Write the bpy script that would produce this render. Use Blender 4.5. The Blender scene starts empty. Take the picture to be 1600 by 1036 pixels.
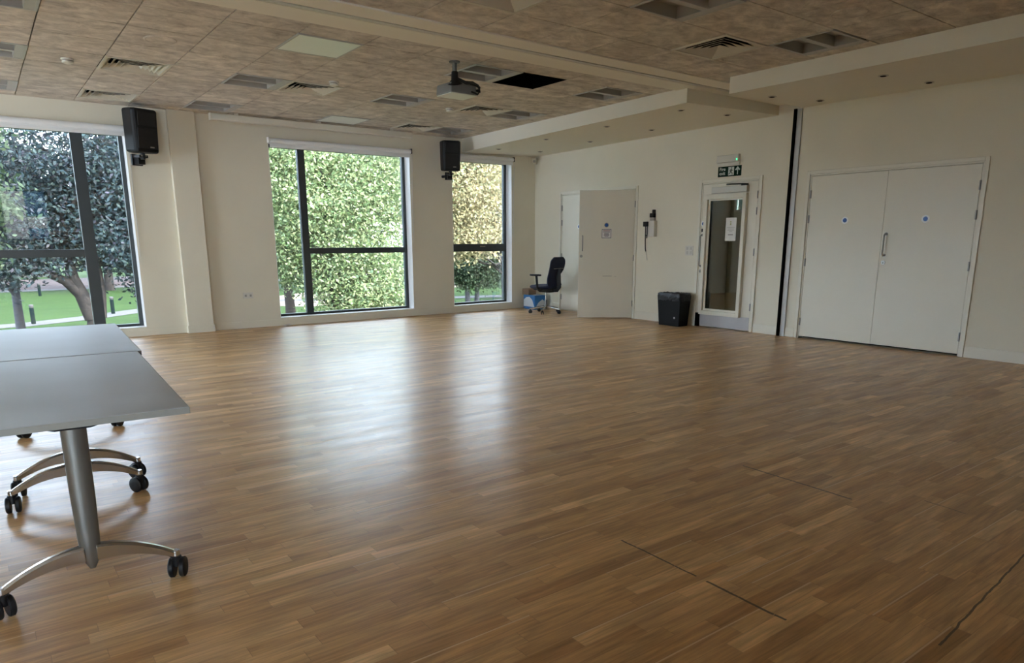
import bpy, math, random
import numpy as np
from mathutils import Matrix, Vector, Euler
random.seed(7)
PI = math.pi
sc = bpy.context.scene
COL = sc.collection

# ------------------------------------------------------------------ materials
def nt_new(name):
    m = bpy.data.materials.new(name); m.use_nodes = True
    return m, m.node_tree, m.node_tree.nodes["Principled BSDF"]

def mat(name, col, rough=0.5, metal=0.0, noise=0.0, nscale=8.0, bump=0.0, bscale=60.0, spec=0.5, coat=0.0, rvar=0.0):
    m, nt, b = nt_new(name)
    b.inputs["Roughness"].default_value = rough
    b.inputs["Metallic"].default_value = metal
    b.inputs["Specular IOR Level"].default_value = spec
    b.inputs["Coat Weight"].default_value = coat
    c = (*col, 1)
    b.inputs["Base Color"].default_value = c
    tc = nt.nodes.new("ShaderNodeTexCoord")
    if noise > 0 or rvar > 0:
        n = nt.nodes.new("ShaderNodeTexNoise"); n.inputs["Scale"].default_value = nscale; n.inputs["Detail"].default_value = 5
        nt.links.new(tc.outputs["Object"], n.inputs["Vector"])
        if noise > 0:
            mx = nt.nodes.new("ShaderNodeMix"); mx.data_type = 'RGBA'
            mx.inputs["A"].default_value = tuple(max(0, x * (1 - noise)) for x in col) + (1,)
            mx.inputs["B"].default_value = tuple(min(1, x * (1 + noise)) for x in col) + (1,)
            nt.links.new(n.outputs["Fac"], mx.inputs["Factor"]); nt.links.new(mx.outputs["Result"], b.inputs["Base Color"])
        if rvar > 0:
            mr = nt.nodes.new("ShaderNodeMapRange")
            mr.inputs["From Min"].default_value = .3; mr.inputs["From Max"].default_value = .7
            mr.inputs["To Min"].default_value = rough - rvar; mr.inputs["To Max"].default_value = rough + rvar
            nt.links.new(n.outputs["Fac"], mr.inputs["Value"]); nt.links.new(mr.outputs["Result"], b.inputs["Roughness"])
    if bump > 0:
        n2 = nt.nodes.new("ShaderNodeTexNoise"); n2.inputs["Scale"].default_value = bscale; n2.inputs["Detail"].default_value = 4
        nt.links.new(tc.outputs["Object"], n2.inputs["Vector"])
        bp = nt.nodes.new("ShaderNodeBump"); bp.inputs["Strength"].default_value = bump; bp.inputs["Distance"].default_value = .01
        nt.links.new(n2.outputs["Fac"], bp.inputs["Height"]); nt.links.new(bp.outputs["Normal"], b.inputs["Normal"])
    return m

WALL = (0.755, 0.705, 0.575)
M = {}
M['wall'] = mat('wall_paint', WALL, .75, noise=.05, nscale=1.6, bump=.08, bscale=140)
M['soffit'] = mat('plasterboard_paint', (0.80, .755, .64), .85, noise=.03, nscale=1.2)
M['reveal'] = mat('white_gloss_board', (.90, .90, .90), .4)
M['white_trim'] = mat('white_satin_trim', (.75, .71, .60), .4, noise=.03, nscale=3)
M['door'] = mat('white_door_paint', (.75, .71, .60), .42, noise=.04, nscale=2.2, rvar=.06)
M['frame'] = mat('dark_grey_aluminium', (.045, .055, .06), .4, noise=.05)
M['black'] = mat('black_plastic', (.008, .008, .009), .5, spec=.3, bump=.15, bscale=400)
M['grille'] = mat('black_speaker_grille', (.006, .006, .007), .7, bump=.4, bscale=600)
M['blackmetal'] = mat('black_metal', (.012, .012, .013), .35, .3)
M['gap'] = mat('black_gap_seal_shade', (.003, .003, .003), 1.0, spec=0)
M['alu'] = mat('polished_aluminium', (.52, .52, .52), .22, 1.0, noise=.06, nscale=14, rvar=.06)
M['aludull'] = mat('grey_cast_aluminium', (.20, .20, .185), .38, .75, noise=.06, nscale=12)
M['steel'] = mat('brushed_steel', (.36, .345, .32), .45, 1.0)
M['jamb'] = mat('silver_anodised_jamb', (.50, .49, .47), .45, .3)
M['kick'] = mat('brushed_kick_plate', (.44, .42, .42), .42, .35, noise=.06, nscale=6)
M['closer'] = mat('silver_closer_case', (.58, .55, .49), .4, .2)
M['tabletop'] = mat('pale_grey_laminate', (.41, .425, .43), .36, noise=.04, nscale=3, rvar=.05)
M['tableedge'] = mat('grey_edge_band', (.27, .265, .235), .5)
M['vent'] = mat('cream_vent_enamel', (.62, .58, .47), .5)
M['lightbody'] = mat('grey_luminaire_enamel', (.46, .45, .42), .45)
M['louvre'] = mat('grey_louvre_metal', (.42, .40, .36), .5)
M['panelwhite'] = mat('white_diffuser', (.80, .84, .78), .35)
M['spot'] = mat('spot_trim', (.55, .5, .42), .5)
M['cream'] = mat('cream_casing', (.68, .64, .54), .45)
M['blind'] = mat('white_blind_fabric', (.84, .85, .85), .7)
M['proj'] = mat('projector_grey_plastic', (.20, .20, .19), .45)
M['projwhite'] = mat('projector_white_plastic', (.82, .86, .80), .4)
M['whiteplastic'] = mat('white_plastic', (.68, .65, .58), .35)
M['greyplastic'] = mat('grey_plastic', (.33, .31, .29), .4)
M['cable'] = mat('black_cable', (.01, .01, .01), .5)
M['binplastic'] = mat('black_bin_plastic', (.004, .004, .0045), .5, spec=.2, bump=.2, bscale=40)
M['binbag'] = mat('black_bin_liner', (.004, .004, .0045), .35, bump=.9, bscale=30)
M['fabric'] = mat('navy_chair_fabric', (.017, .022, .05), .85, bump=.3, bscale=500)
M['boxblue'] = mat('blue_printed_card', (.03, .18, .48), .5, noise=.1)
M['boxwhite'] = mat('white_printed_card', (.66, .70, .74), .5)
M['carton'] = mat('brown_card', (.24, .155, .10), .8, noise=.1)
M['blue'] = mat('blue_sticker', (.02, .10, .36), .4)
M['white'] = mat('white_sticker', (.88, .90, .90), .4)
M['paper'] = mat('white_paper', (.72, .70, .66), .6)
M['ink'] = mat('dark_ink', (.05, .04, .05), .6)
M['inkred'] = mat('dark_red_ink', (.22, .05, .05), .6)
M['inkgreen'] = mat('olive_ink', (.30, .33, .06), .6)
M['green'] = mat('dark_green_sign', (.002, .022, .011), .6, spec=.15)
M['signwhite'] = mat('sign_white', (.62, .68, .62), .5)
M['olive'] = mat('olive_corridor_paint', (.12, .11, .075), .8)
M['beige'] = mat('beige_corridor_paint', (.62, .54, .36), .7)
M['void'] = mat('dark_void', (.03, .03, .03), .9)
M['bark'] = mat('grey_brown_bark', (.026, .023, .022), .9, spec=.1, noise=.35, nscale=6, bump=.6, bscale=20)
M['barkpale'] = mat('pale_grey_bark', (.05, .05, .056), .9, spec=.1, noise=.25, nscale=5, bump=.4, bscale=20)
M['bollard'] = mat('dark_green_bollard', (.004, .009, .009), .8, spec=.05)
M['brick'] = mat('pinkish_brick_paving', (.036, .024, .023), .9, spec=.1, noise=.15, nscale=2)
M['path'] = mat('pale_concrete_path', (.05, .048, .048), .9, spec=.1, noise=.08, nscale=1)
M['earth'] = mat('sandy_earth', (.09, .065, .048), .95, noise=.2, nscale=1)
M['lawn'] = mat('lawn_grass', (.014, .029, .0065), .95, spec=.05, noise=.28, nscale=.35, bump=.4, bscale=8)
M['facade'] = mat('pale_render_facade', (.10, .095, .09), .9, noise=.08, nscale=.4)
M['winglass'] = mat('far_window_glass', (.05, .08, .11), .15)

def emis(name, col, s):
    m, nt, b = nt_new(name)
    b.inputs["Base Color"].default_value = (*col, 1)
    b.inputs["Emission Color"].default_value = (*col, 1); b.inputs["Emission Strength"].default_value = s
    return m
M['led'] = emis('green_led', (.05, .9, .35), .8)

def glass(name, tint=(.90, .93, .93), extra=.0):
    m = bpy.data.materials.new(name); m.use_nodes = True; nt = m.node_tree; nt.nodes.clear()
    o = nt.nodes.new("ShaderNodeOutputMaterial"); mx = nt.nodes.new("ShaderNodeMixShader")
    t = nt.nodes.new("ShaderNodeBsdfTransparent"); t.inputs[0].default_value = (*tint, 1)
    g = nt.nodes.new("ShaderNodeBsdfGlossy"); g.inputs["Roughness"].default_value = .0; g.inputs[0].default_value = (.9, .9, .9, 1)
    f = nt.nodes.new("ShaderNodeFresnel"); f.inputs["IOR"].default_value = 1.5
    a = nt.nodes.new("ShaderNodeMath"); a.operation = 'MULTIPLY_ADD'; a.inputs[1].default_value = 1.6; a.inputs[2].default_value = extra
    a.use_clamp = True
    nt.links.new(f.outputs[0], a.inputs[0]); nt.links.new(a.outputs[0], mx.inputs[0])
    nt.links.new(t.outputs[0], mx.inputs[1]); nt.links.new(g.outputs[0], mx.inputs[2]); nt.links.new(mx.outputs[0], o.inputs[0])
    return m
M['glass'] = glass('window_glass')
M['tint1'] = glass('tinted_glass', (.30, .30, .30)); M['frosted'] = glass('grey_tinted_glass', (.42, .50, .54)); M['tint2'] = glass('blue_tinted_glass', (.10, .15, .20))
M['doorglass'] = glass('door_glass', (.72, .74, .68))

# --- floor: three-strip oak parquet, boards running along x
def floor_mat():
    m, nt, b = nt_new('oak_strip_floor'); N = nt.nodes; L = nt.links
    def math_(op, a=None, b_=None, c=None, clamp=False):
        n = N.new("ShaderNodeMath"); n.operation = op; n.use_clamp = clamp
        for i, x in enumerate((a, b_, c)):
            if x is None: continue
            if isinstance(x, (int, float)): n.inputs[i].default_value = x
            else: L.new(x, n.inputs[i])
        return n.outputs[0]
    tc = N.new("ShaderNodeTexCoord"); sp = N.new("ShaderNodeSeparateXYZ"); L.new(tc.outputs["Object"], sp.inputs[0])
    X, Y = sp.outputs[0], sp.outputs[1]
    W = .0665
    row = math_('FLOOR', math_('DIVIDE', Y, W))
    fy = math_('FRACT', math_('DIVIDE', Y, W))
    wr = N.new("ShaderNodeTexWhiteNoise"); wr.noise_dimensions = '1D'; L.new(row, wr.inputs["W"])
    LEN = .52
    xs = math_('ADD', math_('DIVIDE', X, LEN), math_('MULTIPLY', wr.outputs["Value"], 7.3))
    cell = math_('FLOOR', xs); fx = math_('FRACT', xs)
    cv = N.new("ShaderNodeCombineXYZ"); L.new(cell, cv.inputs[0]); L.new(row, cv.inputs[1])
    wn = N.new("ShaderNodeTexWhiteNoise"); wn.noise_dimensions = '2D'; L.new(cv.outputs[0], wn.inputs["Vector"])
    wc = N.new("ShaderNodeSeparateColor"); L.new(wn.outputs["Color"], wc.inputs[0])
    # grain, stretched along x and shifted per stave
    gv = N.new("ShaderNodeCombineXYZ")
    L.new(math_('ADD', math_('MULTIPLY', X, 2.2), math_('MULTIPLY', wc.outputs[0], 37.0)), gv.inputs[0])
    L.new(math_('ADD', math_('MULTIPLY', Y, 42.0), math_('MULTIPLY', wc.outputs[1], 53.0)), gv.inputs[1])
    gn = N.new("ShaderNodeTexNoise"); gn.inputs["Scale"].default_value = 1.5; gn.inputs["Detail"].default_value = 6; gn.inputs["Roughness"].default_value = .6
    gn.inputs["Distortion"].default_value = .8; L.new(gv.outputs[0], gn.inputs["Vector"])
    base = N.new("ShaderNodeValToRGB"); cr = base.color_ramp
    cr.elements[0].position = 0; cr.elements[0].color = (.36, .19, .068, 1)
    cr.elements[1].position = 1; cr.elements[1].color = (.66, .42, .19, 1)
    for p, c in ((.12, (.44, .245, .095, 1)), (.5, (.485, .283, .112, 1)), (.85, (.535, .32, .135, 1))):
        e = cr.elements.new(p); e.color = c
    L.new(wc.outputs[2], base.inputs["Fac"])
    gr = N.new("ShaderNodeMapRange"); gr.inputs["From Min"].default_value = .3; gr.inputs["From Max"].default_value = .72
    gr.inputs["To Min"].default_value = .80; gr.inputs["To Max"].default_value = 1.42; L.new(gn.outputs["Fac"], gr.inputs["Value"])
    mul = N.new("ShaderNodeVectorMath"); mul.operation = 'SCALE'; L.new(base.outputs["Color"], mul.inputs[0]); L.new(gr.outputs[0], mul.inputs["Scale"])
    # knots / swirls
    kn = N.new("ShaderNodeTexNoise"); kn.inputs["Scale"].default_value = 1.0; kn.inputs["Detail"].default_value = 3; kn.inputs["Distortion"].default_value = 2.5
    kv = N.new("ShaderNodeCombineXYZ"); L.new(math_('MULTIPLY', X, 1.3), kv.inputs[0]); L.new(math_('MULTIPLY', Y, 6.0), kv.inputs[1]); L.new(kv.outputs[0], kn.inputs["Vector"])
    kr = N.new("ShaderNodeMapRange"); kr.inputs["From Min"].default_value = .35; kr.inputs["From Max"].default_value = .65
    kr.inputs["To Min"].default_value = .84; kr.inputs["To Max"].default_value = 1.14; L.new(kn.outputs["Fac"], kr.inputs["Value"])
    mul2 = N.new("ShaderNodeVectorMath"); mul2.operation = 'SCALE'; L.new(mul.outputs[0], mul2.inputs[0]); L.new(kr.outputs[0], mul2.inputs["Scale"])
    # pale sapwood line along the edge of a few staves
    sap = math_('MULTIPLY', math_('GREATER_THAN', fy, .90), math_('GREATER_THAN', wc.outputs[1], .87))
    mx1 = N.new("ShaderNodeMix"); mx1.data_type = 'RGBA'; L.new(math_('MULTIPLY', sap, .75), mx1.inputs["Factor"])
    L.new(mul2.outputs[0], mx1.inputs["A"]); mx1.inputs["B"].default_value = (.72, .52, .31, 1)
    # seams
    seam = math_('MAXIMUM', math_('LESS_THAN', fy, .022), math_('LESS_THAN', fx, .004))
    mx2 = N.new("ShaderNodeMix"); mx2.data_type = 'RGBA'; L.new(math_('MULTIPLY', seam, .35), mx2.inputs["Factor"])
    L.new(mx1.outputs["Result"], mx2.inputs["A"]); mx2.inputs["B"].default_value = (.05, .025, .012, 1)
    # dark open joints across the boards and wear lines (x0,y0,x1,y1,half width)
    nz = N.new("ShaderNodeTexNoise"); nz.inputs["Scale"].default_value = 9; nz.inputs["Detail"].default_value = 3; L.new(tc.outputs["Object"], nz.inputs["Vector"])
    wob = math_('MULTIPLY', math_('SUBTRACT', nz.outputs["Fac"], .5), .02)
    tot = None
    for (x0, y0, x1, y1, w) in ((-6.595, -8.86, -6.605, -9.28, .0045), (-6.61, -9.33, -6.617, -9.68, .006), (-5.27, -8.55, -5.30, -9.22, .006),
                                (-5.05, -9.965, -6.36, -10.07, .004), (-4.20, -7.9, -4.22, -8.25, .003), (-5.02, -9.45, -5.05, -9.65, .003),
                                (-6.9, -1.0, -6.2, -1.25, .008), (-2.6, -1.5, -2.2, -1.45, .006)):
        dx, dy = x1 - x0, y1 - y0; ln = math.hypot(dx, dy); dx /= ln; dy /= ln
        u = math_('ADD', math_('MULTIPLY', math_('SUBTRACT', X, x0), dx), math_('MULTIPLY', math_('SUBTRACT', Y, y0), dy))
        v = math_('ABSOLUTE', math_('ADD', wob, math_('ADD', math_('MULTIPLY', math_('SUBTRACT', X, x0), -dy), math_('MULTIPLY', math_('SUBTRACT', Y, y0), dx))))
        k = math_('MULTIPLY', math_('LESS_THAN', v, w), math_('MULTIPLY', math_('GREATER_THAN', u, 0.0), math_('LESS_THAN', u, ln)))
        tot = k if tot is None else math_('MAXIMUM', tot, k)
    brk = math_('GREATER_THAN', gn.outputs["Fac"], .36)
    mx3 = N.new("ShaderNodeMix"); mx3.data_type = 'RGBA'; L.new(math_('MULTIPLY', math_('MULTIPLY', tot, brk), .85), mx3.inputs["Factor"])
    L.new(mx2.outputs["Result"], mx3.inputs["A"]); mx3.inputs["B"].default_value = (.02, .012, .008, 1)
    L.new(mx3.outputs["Result"], b.inputs["Base Color"])
    # lacquer wear
    rn = N.new("ShaderNodeTexNoise"); rn.inputs["Scale"].default_value = 1.4; rn.inputs["Detail"].default_value = 5
    rv = N.new("ShaderNodeCombineXYZ"); L.new(math_('MULTIPLY', X, 1.0), rv.inputs[0]); L.new(math_('MULTIPLY', Y, 5.0), rv.inputs[1]); L.new(rv.outputs[0], rn.inputs["Vector"])
    rr = N.new("ShaderNodeMapRange"); rr.inputs["From Min"].default_value = .3; rr.inputs["From Max"].default_value = .7
    rr.inputs["To Min"].default_value = .32; rr.inputs["To Max"].default_value = .44; L.new(rn.outputs["Fac"], rr.inputs["Value"]); L.new(rr.outputs[0], b.inputs["Roughness"])
    b.inputs["Specular IOR Level"].default_value = .45; b.inputs["Coat Weight"].default_value = .25; b.inputs["Coat Roughness"].default_value = .22
    bh = math_('ADD', math_('MULTIPLY', gn.outputs["Fac"], .35), math_('MULTIPLY', seam, -.8))
    bh = math_('ADD', bh, math_('MULTIPLY', wc.outputs[0], .25))
    bp = N.new("ShaderNodeBump"); bp.inputs["Strength"].default_value = .30; bp.inputs["Distance"].default_value = .002
    L.new(bh, bp.inputs["Height"]); L.new(bp.outputs[0], b.inputs["Normal"])
    return m
M['floor'] = floor_mat()

def tile_mat():
    m, nt, b = nt_new('wood_wool_ceiling_tile'); N = nt.nodes; L = nt.links
    tc = N.new("ShaderNodeTexCoord"); mp = N.new("ShaderNodeMapping"); mp.inputs["Scale"].default_value = (.8, 1.15, 1)
    L.new(tc.outputs["Object"], mp.inputs[0])
    n = N.new("ShaderNodeTexNoise"); n.inputs["Scale"].default_value = 6.0; n.inputs["Detail"].default_value = 9; n.inputs["Roughness"].default_value = .72
    n.inputs["Distortion"].default_value = .5
    L.new(mp.outputs[0], n.inputs["Vector"])
    r = N.new("ShaderNodeValToRGB"); r.color_ramp.elements[0].position = .30; r.color_ramp.elements[0].color = (.36, .31, .26, 1)
    r.color_ramp.elements[1].position = .72; r.color_ramp.elements[1].color = (.87, .79, .68, 1)
    L.new(n.outputs["Fac"], r.inputs["Fac"])
    g = N.new("ShaderNodeNewGeometry"); mr = N.new("ShaderNodeMapRange"); mr.inputs["To Min"].default_value = .9; mr.inputs["To Max"].default_value = 1.06
    L.new(g.outputs["Random Per Island"], mr.inputs["Value"])
    s = N.new("ShaderNodeVectorMath"); s.operation = 'SCALE'; L.new(r.outputs["Color"], s.inputs[0]); L.new(mr.outputs[0], s.inputs["Scale"])
    L.new(s.outputs[0], b.inputs["Base Color"]); b.inputs["Roughness"].default_value = .95
    bp = N.new("ShaderNodeBump"); bp.inputs["Strength"].default_value = .5; bp.inputs["Distance"].default_value = .004
    L.new(n.outputs["Fac"], bp.inputs["Height"]); L.new(bp.outputs[0], b.inputs["Normal"])
    return m
M['tile'] = tile_mat()

def leaf_mat(name, cols, trans=.35, rough=.5):
    m = bpy.data.materials.new(name); m.use_nodes = True; nt = m.node_tree; N = nt.nodes; L = nt.links; N.clear()
    o = N.new("ShaderNodeOutputMaterial"); g = N.new("ShaderNodeNewGeometry"); r = N.new("ShaderNodeValToRGB")
    cr = r.color_ramp
    cr.elements[0].position = 0; cr.elements[0].color = (*cols[0], 1); cr.elements[1].position = 1; cr.elements[1].color = (*cols[-1], 1)
    for i, c in enumerate(cols[1:-1]):
        e = cr.elements.new((i + 1) / (len(cols) - 1)); e.color = (*c, 1)
    L.new(g.outputs["Random Per Island"], r.inputs["Fac"])
    d = N.new("ShaderNodeBsdfPrincipled"); d.inputs["Roughness"].default_value = rough; d.inputs["Specular IOR Level"].default_value = .12; L.new(r.outputs[0], d.inputs["Base Color"])
    t = N.new("ShaderNodeBsdfTranslucent"); L.new(r.outputs[0], t.inputs[0])
    mx = N.new("ShaderNodeMixShader"); mx.inputs[0].default_value = trans
    L.new(d.outputs[0], mx.inputs[1]); L.new(t.outputs[0], mx.inputs[2]); L.new(mx.outputs[0], o.inputs[0])
    return m
M['leaf_green'] = leaf_mat('bright_green_leaves', [(.05, .085, .035), (.12, .17, .068), (.27, .29, .15), (.12, .175, .105)], .4)
M['leaf_shaded'] = leaf_mat('shaded_blue_green_leaves', [(.014, .025, .030), (.022, .037, .044), (.032, .048, .042), (.046, .043, .060)], .25)  # shade on the left-window trees is put into this leaf colour
M['leaf_yellow'] = leaf_mat('yellow_autumn_leaves', [(.22, .185, .09), (.33, .29, .16), (.14, .15, .08), (.30, .22, .13)], .4)
M['leaf_mid'] = leaf_mat('mid_green_leaves', [(.014, .027, .015), (.025, .045, .024), (.042, .062, .036), (.056, .076, .042)], .35)
M['leaf_far'] = leaf_mat('hazy_green_leaves', [(.025, .034, .028), (.035, .048, .036), (.045, .056, .04), (.04, .044, .042)], .35)

# ------------------------------------------------------------------ mesh builder
class MB:
    def __init__(s): s.v = []; s.f = []; s.mi = []; s.sm = []
    def add(s, vs, fs, mi=0, smooth=False):
        o = len(s.v); s.v += [tuple(map(float, p)) for p in vs]
        for f in fs: s.f.append(tuple(o + i for i in f)); s.mi.append(mi); s.sm.append(smooth)
        return s
    def box(s, a, b, mi=0, rot=None, piv=None):
        x0, x1 = sorted((a[0], b[0])); y0, y1 = sorted((a[1], b[1])); z0, z1 = sorted((a[2], b[2]))
        vs = [Vector(p) for p in ((x0,y0,z0),(x1,y0,z0),(x1,y1,z0),(x0,y1,z0),(x0,y0,z1),(x1,y0,z1),(x1,y1,z1),(x0,y1,z1))]
        if rot is not None:
            R = Euler(rot).to_matrix(); pv = Vector(piv) if piv else Vector(((x0+x1)/2,(y0+y1)/2,(z0+z1)/2))
            vs = [R @ (v - pv) + pv for v in vs]
        return s.add(vs, [(0,3,2,1),(4,5,6,7),(0,1,5,4),(1,2,6,5),(2,3,7,6),(3,0,4,7)], mi)
    def hexa(s, b4, t4, mi=0):
        return s.add(list(b4) + list(t4), [(0,3,2,1),(4,5,6,7),(0,1,5,4),(1,2,6,5),(2,3,7,6),(3,0,4,7)], mi)
    def tube(s, pts, rad, n=10, mi=0, sx=1.0, cap=True, up=None):
        pts = [Vector(p) for p in pts]; m = len(pts)
        if not hasattr(rad, '__len__'): rad = [rad] * m
        rings = []; prev = None
        for i, p in enumerate(pts):
            t = (pts[min(i+1, m-1)] - pts[max(i-1, 0)]).normalized()
            if prev is None:
                ref = Vector(up) if up else (Vector((0,0,1)) if abs(t.z) < .9 else Vector((1,0,0)))
                u = (ref - t * ref.dot(t)).normalized()
            else: u = (prev - t * prev.dot(t)).normalized()
            prev = u; w = t.cross(u)
            rings.append([p + u * math.cos(2*PI*k/n) * rad[i] + w * math.sin(2*PI*k/n) * rad[i] * sx for k in range(n)])
        vs = [q for r in rings for q in r]; fs = []
        for i in range(m - 1):
            for k in range(n):
                a = i*n + k; b = i*n + (k+1) % n; fs.append((a, b, b + n, a + n))
        if cap: fs.append(tuple(range(n-1, -1, -1))); fs.append(tuple(range((m-1)*n, m*n)))
        return s.add(vs, fs, mi, True)
    def cyl(s, a, b, r, n=20, mi=0): return s.tube([a, b], r, n, mi)
    def lathe(s, prof, c=(0,0,0), n=24, mi=0, axis='z'):
        vs = []; m = len(prof)
        for (r, h) in prof:
            for k in range(n):
                x, y = r*math.cos(2*PI*k/n), r*math.sin(2*PI*k/n)
                p = (x, y, h) if axis == 'z' else ((h, x, y) if axis == 'x' else (x, h, y))
                vs.append((c[0]+p[0], c[1]+p[1], c[2]+p[2]))
        fs = []
        for i in range(m-1):
            for k in range(n):
                a = i*n+k; b = i*n+(k+1) % n; fs.append((a, b, b+n, a+n))
        fs.append(tuple(range(n-1, -1, -1))); fs.append(tuple(range((m-1)*n, m*n)))
        return s.add(vs, fs, mi, True)
    def prism(s, poly, d0, d1, axis='y', mi=0):
        n = len(poly)
        def P(a, b, d): return (a, d, b) if axis == 'y' else ((d, a, b) if axis == 'x' else (a, b, d))
        vs = [P(a, b, d0) for a, b in poly] + [P(a, b, d1) for a, b in poly]
        return s.add(vs, [tuple(range(n)), tuple(range(2*n-1, n-1, -1))] + [(i, (i+1) % n + 0, (i+1) % n + n, i+n)[::-1] for i in range(n)], mi)
    def xf(s, Mx):
        s.v = [tuple(Mx @ Vector(p)) for p in s.v]; return s
    def build(s, name, mats, parent=None, bevel=0, loc=None, sub=0, fix=True):
        me = bpy.data.meshes.new(name); me.from_pydata(s.v, [], s.f)
        if not isinstance(mats, (list, tuple)): mats = [mats]
        for m_ in mats: me.materials.append(m_)
        me.polygons.foreach_set('material_index', s.mi); me.polygons.foreach_set('use_smooth', s.sm)
        me.update()
        if fix:
            import bmesh
            bm = bmesh.new(); bm.from_mesh(me); bmesh.ops.recalc_face_normals(bm, faces=bm.faces); bm.to_mesh(me); bm.free()
        o = bpy.data.objects.new(name, me); COL.objects.link(o)
        if parent: o.parent = parent
        if loc: o.location = loc
        if any(s.sm):
            try: me.set_sharp_from_angle(angle=math.radians(40))
            except Exception: pass
        if bevel:
            md = o.modifiers.new('bevel', 'BEVEL'); md.width = bevel; md.segments = 2; md.limit_method = 'ANGLE'; md.angle_limit = math.radians(50)
        if sub:
            md = o.modifiers.new('sub', 'SUBSURF'); md.levels = sub; md.render_levels = sub
        return o

def tag(o, label, cat, group=None, kind=None):
    if label: o['label'] = label
    if cat: o['category'] = cat
    if group: o['group'] = group
    if kind: o['kind'] = kind
    return o
def root(name, loc, label=None, cat=None, rz=0, group=None, kind=None):
    o = bpy.data.objects.new(name, None); COL.objects.link(o); o.location = loc; o.rotation_euler = (0, 0, rz); o.empty_display_size = .1
    return tag(o, label, cat, group, kind)
def struct(mb, name, mats, label, cat, **k):
    o = mb.build(name, mats, **k); return tag(o, label, cat, None, 'structure')
def children(o): return [c for c in bpy.data.objects if c.parent == o]
def copy_tree(o, parent=None):
    c = o.copy(); COL.objects.link(c)
    if parent: c.parent = parent
    for ch in children(o): copy_tree(ch, c)
    return c

# ------------------------------------------------------------------ room constants (metres)
H = 3.025                      # tiled ceiling
XW, YF = -13.6, -13.3          # left wall, wall behind the camera
SILL, HEAD = .12, 2.72
WINS = [(-9.28, -6.945), (-5.06, -2.70), (-1.875, -.56)]
EXTRA = (-12.6, -10.25)        # unseen bay on the same wall, added to bring in light
GY = -3.8                      # ground of the park below

struct(MB().box((XW-.2, YF-.2, -.12), (0.0, 0.0, 0)), 'floor', M['floor'], 'brown oak strip parquet floor with dark open joints', 'floor')

# window wall with openings
mb = MB(); allw = sorted(WINS + [EXTRA])
xs = XW - .3
for a, b in allw:
    mb.box((xs, 0, GY), (a, .30, 3.7)); mb.box((a, 0, GY), (b, .30, SILL)); mb.box((a, 0, HEAD), (b, .30, 3.7)); xs = b
mb.box((xs, 0, GY), (.3, .30, 3.7))
struct(mb, 'wall_back', M['wall'], 'cream window wall with tall openings', 'wall')
mb = MB()
LWIN_ADDED = [(-4.4,-.5)]  # unseen opening, added only to brighten the room
ys = YF - .2
for a, b in LWIN_ADDED:
    mb.box((XW-.3, ys, GY), (XW, a, 3.7)); mb.box((XW-.3, a, GY), (XW, b, SILL)); mb.box((XW-.3, a, HEAD+.12), (XW, b, 3.7)); ys = b
mb.box((XW-.3, ys, GY), (XW, 0, 3.7)); struct(mb, 'wall_left', M['wall'], 'cream wall outside the left of the picture', 'wall')
mb = MB()
FW = (-8.0, -6.93)
FWIN = [(-13.0, -9.9, .4, 2.85), (FW[0], FW[1], 1.33, 2.70)]  # first opening is unseen, added to light the window wall and floor
xs = XW
for a, b, z0, z1 in FWIN:
    mb.box((xs, YF-.25, GY), (a, YF, 3.7)); mb.box((a, YF-.25, GY), (b, YF, z0)); mb.box((a, YF-.25, z1), (b, YF, 3.7)); xs = b
mb.box((xs, YF-.25, GY), (.3, YF, 3.7))
struct(mb, 'wall_front', M['wall'], 'cream wall behind the viewer with one window and one opening added for light', 'wall')
# right wall with door openings
D1 = (-2.635, -.775); D2 = (-4.925, -3.955); D3 = (-7.655, -5.665); DH = 2.105
mb = MB(); ys = YF - .2
for a, b in (D3, D2, D1):
    mb.box((0, ys, GY), (.12, a, 3.7)); mb.box((0, a, DH), (.12, b, 3.7)); mb.box((0, a, GY), (.12, b, 0)); ys = b
mb.box((0, ys, GY), (.12, 0, 3.7))
struct(mb, 'wall_right', M['wall'], 'cream side wall with three doorways', 'wall')

# ceiling grid -------------------------------------------------------------
CX0, CP = -8.09, .608
def cx(k): return CX0 + CP * k
CY0, CQ = -4.585, .606
def cy(j): return CY0 + CQ * j
def cx2(k): return -8.12 + .605 * k
def cy2(m_): return -6.10 - .632 * m_
BEAM = (-5.57, -4.96)
holes = {}                                     # (region, k, j) -> kind
for k, j in ((-1,0),(6,0),(9,0),(-1,3),(3,3),(6,3),(9,3),(-1,6),(3,6),(9,6)): holes[('a',k,j)] = 'light'
for k, j in ((1,3),(4,3),(8,3),(1,6),(8,6)): holes[('a',k,j)] = 'vent'
for k, j in ((3,0),(6,6)): holes[('a',k,j)] = 'panel'
holes[('a',7,0)] = 'open'
for k, j in ((6,1),(9,1),(1,1)): holes[('b',k,j)] = 'light'
for k, j in ((4,0),(8,0)): holes[('b',k,j)] = 'vent'
G = .0055
mb = MB()
def cell_bounds(reg, k, j):
    if reg == 'a': return cx(k), cx(k+1), cy(j), cy(j+1)
    return cx2(k), cx2(k+1), cy2(j+1), cy2(j)
for reg, lo, hi in (('a', -1, 8), ('b', -1, 12)):
    for j in range(lo, hi + 1):
        for k in range(-10, 14):
            if (reg, k, j) in holes: continue
            x0, x1, y0, y1 = cell_bounds(reg, k, j)
            x0 = max(x0, XW); x1 = min(x1, -.02)
            if reg == 'a': y0 = max(y0, BEAM[1]); y1 = min(y1, 0)
            else: y0 = max(y0, YF); y1 = min(y1, BEAM[0])
            if x1 - x0 < .02 or y1 - y0 < .02: continue
            mb.box((x0+G, y0+G, H), (x1-G, y1-G, H+.02))
struct(mb, 'ceiling', M['tile'], 'brownish wood-wool ceiling tiles in a square grid', 'ceiling')
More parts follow.
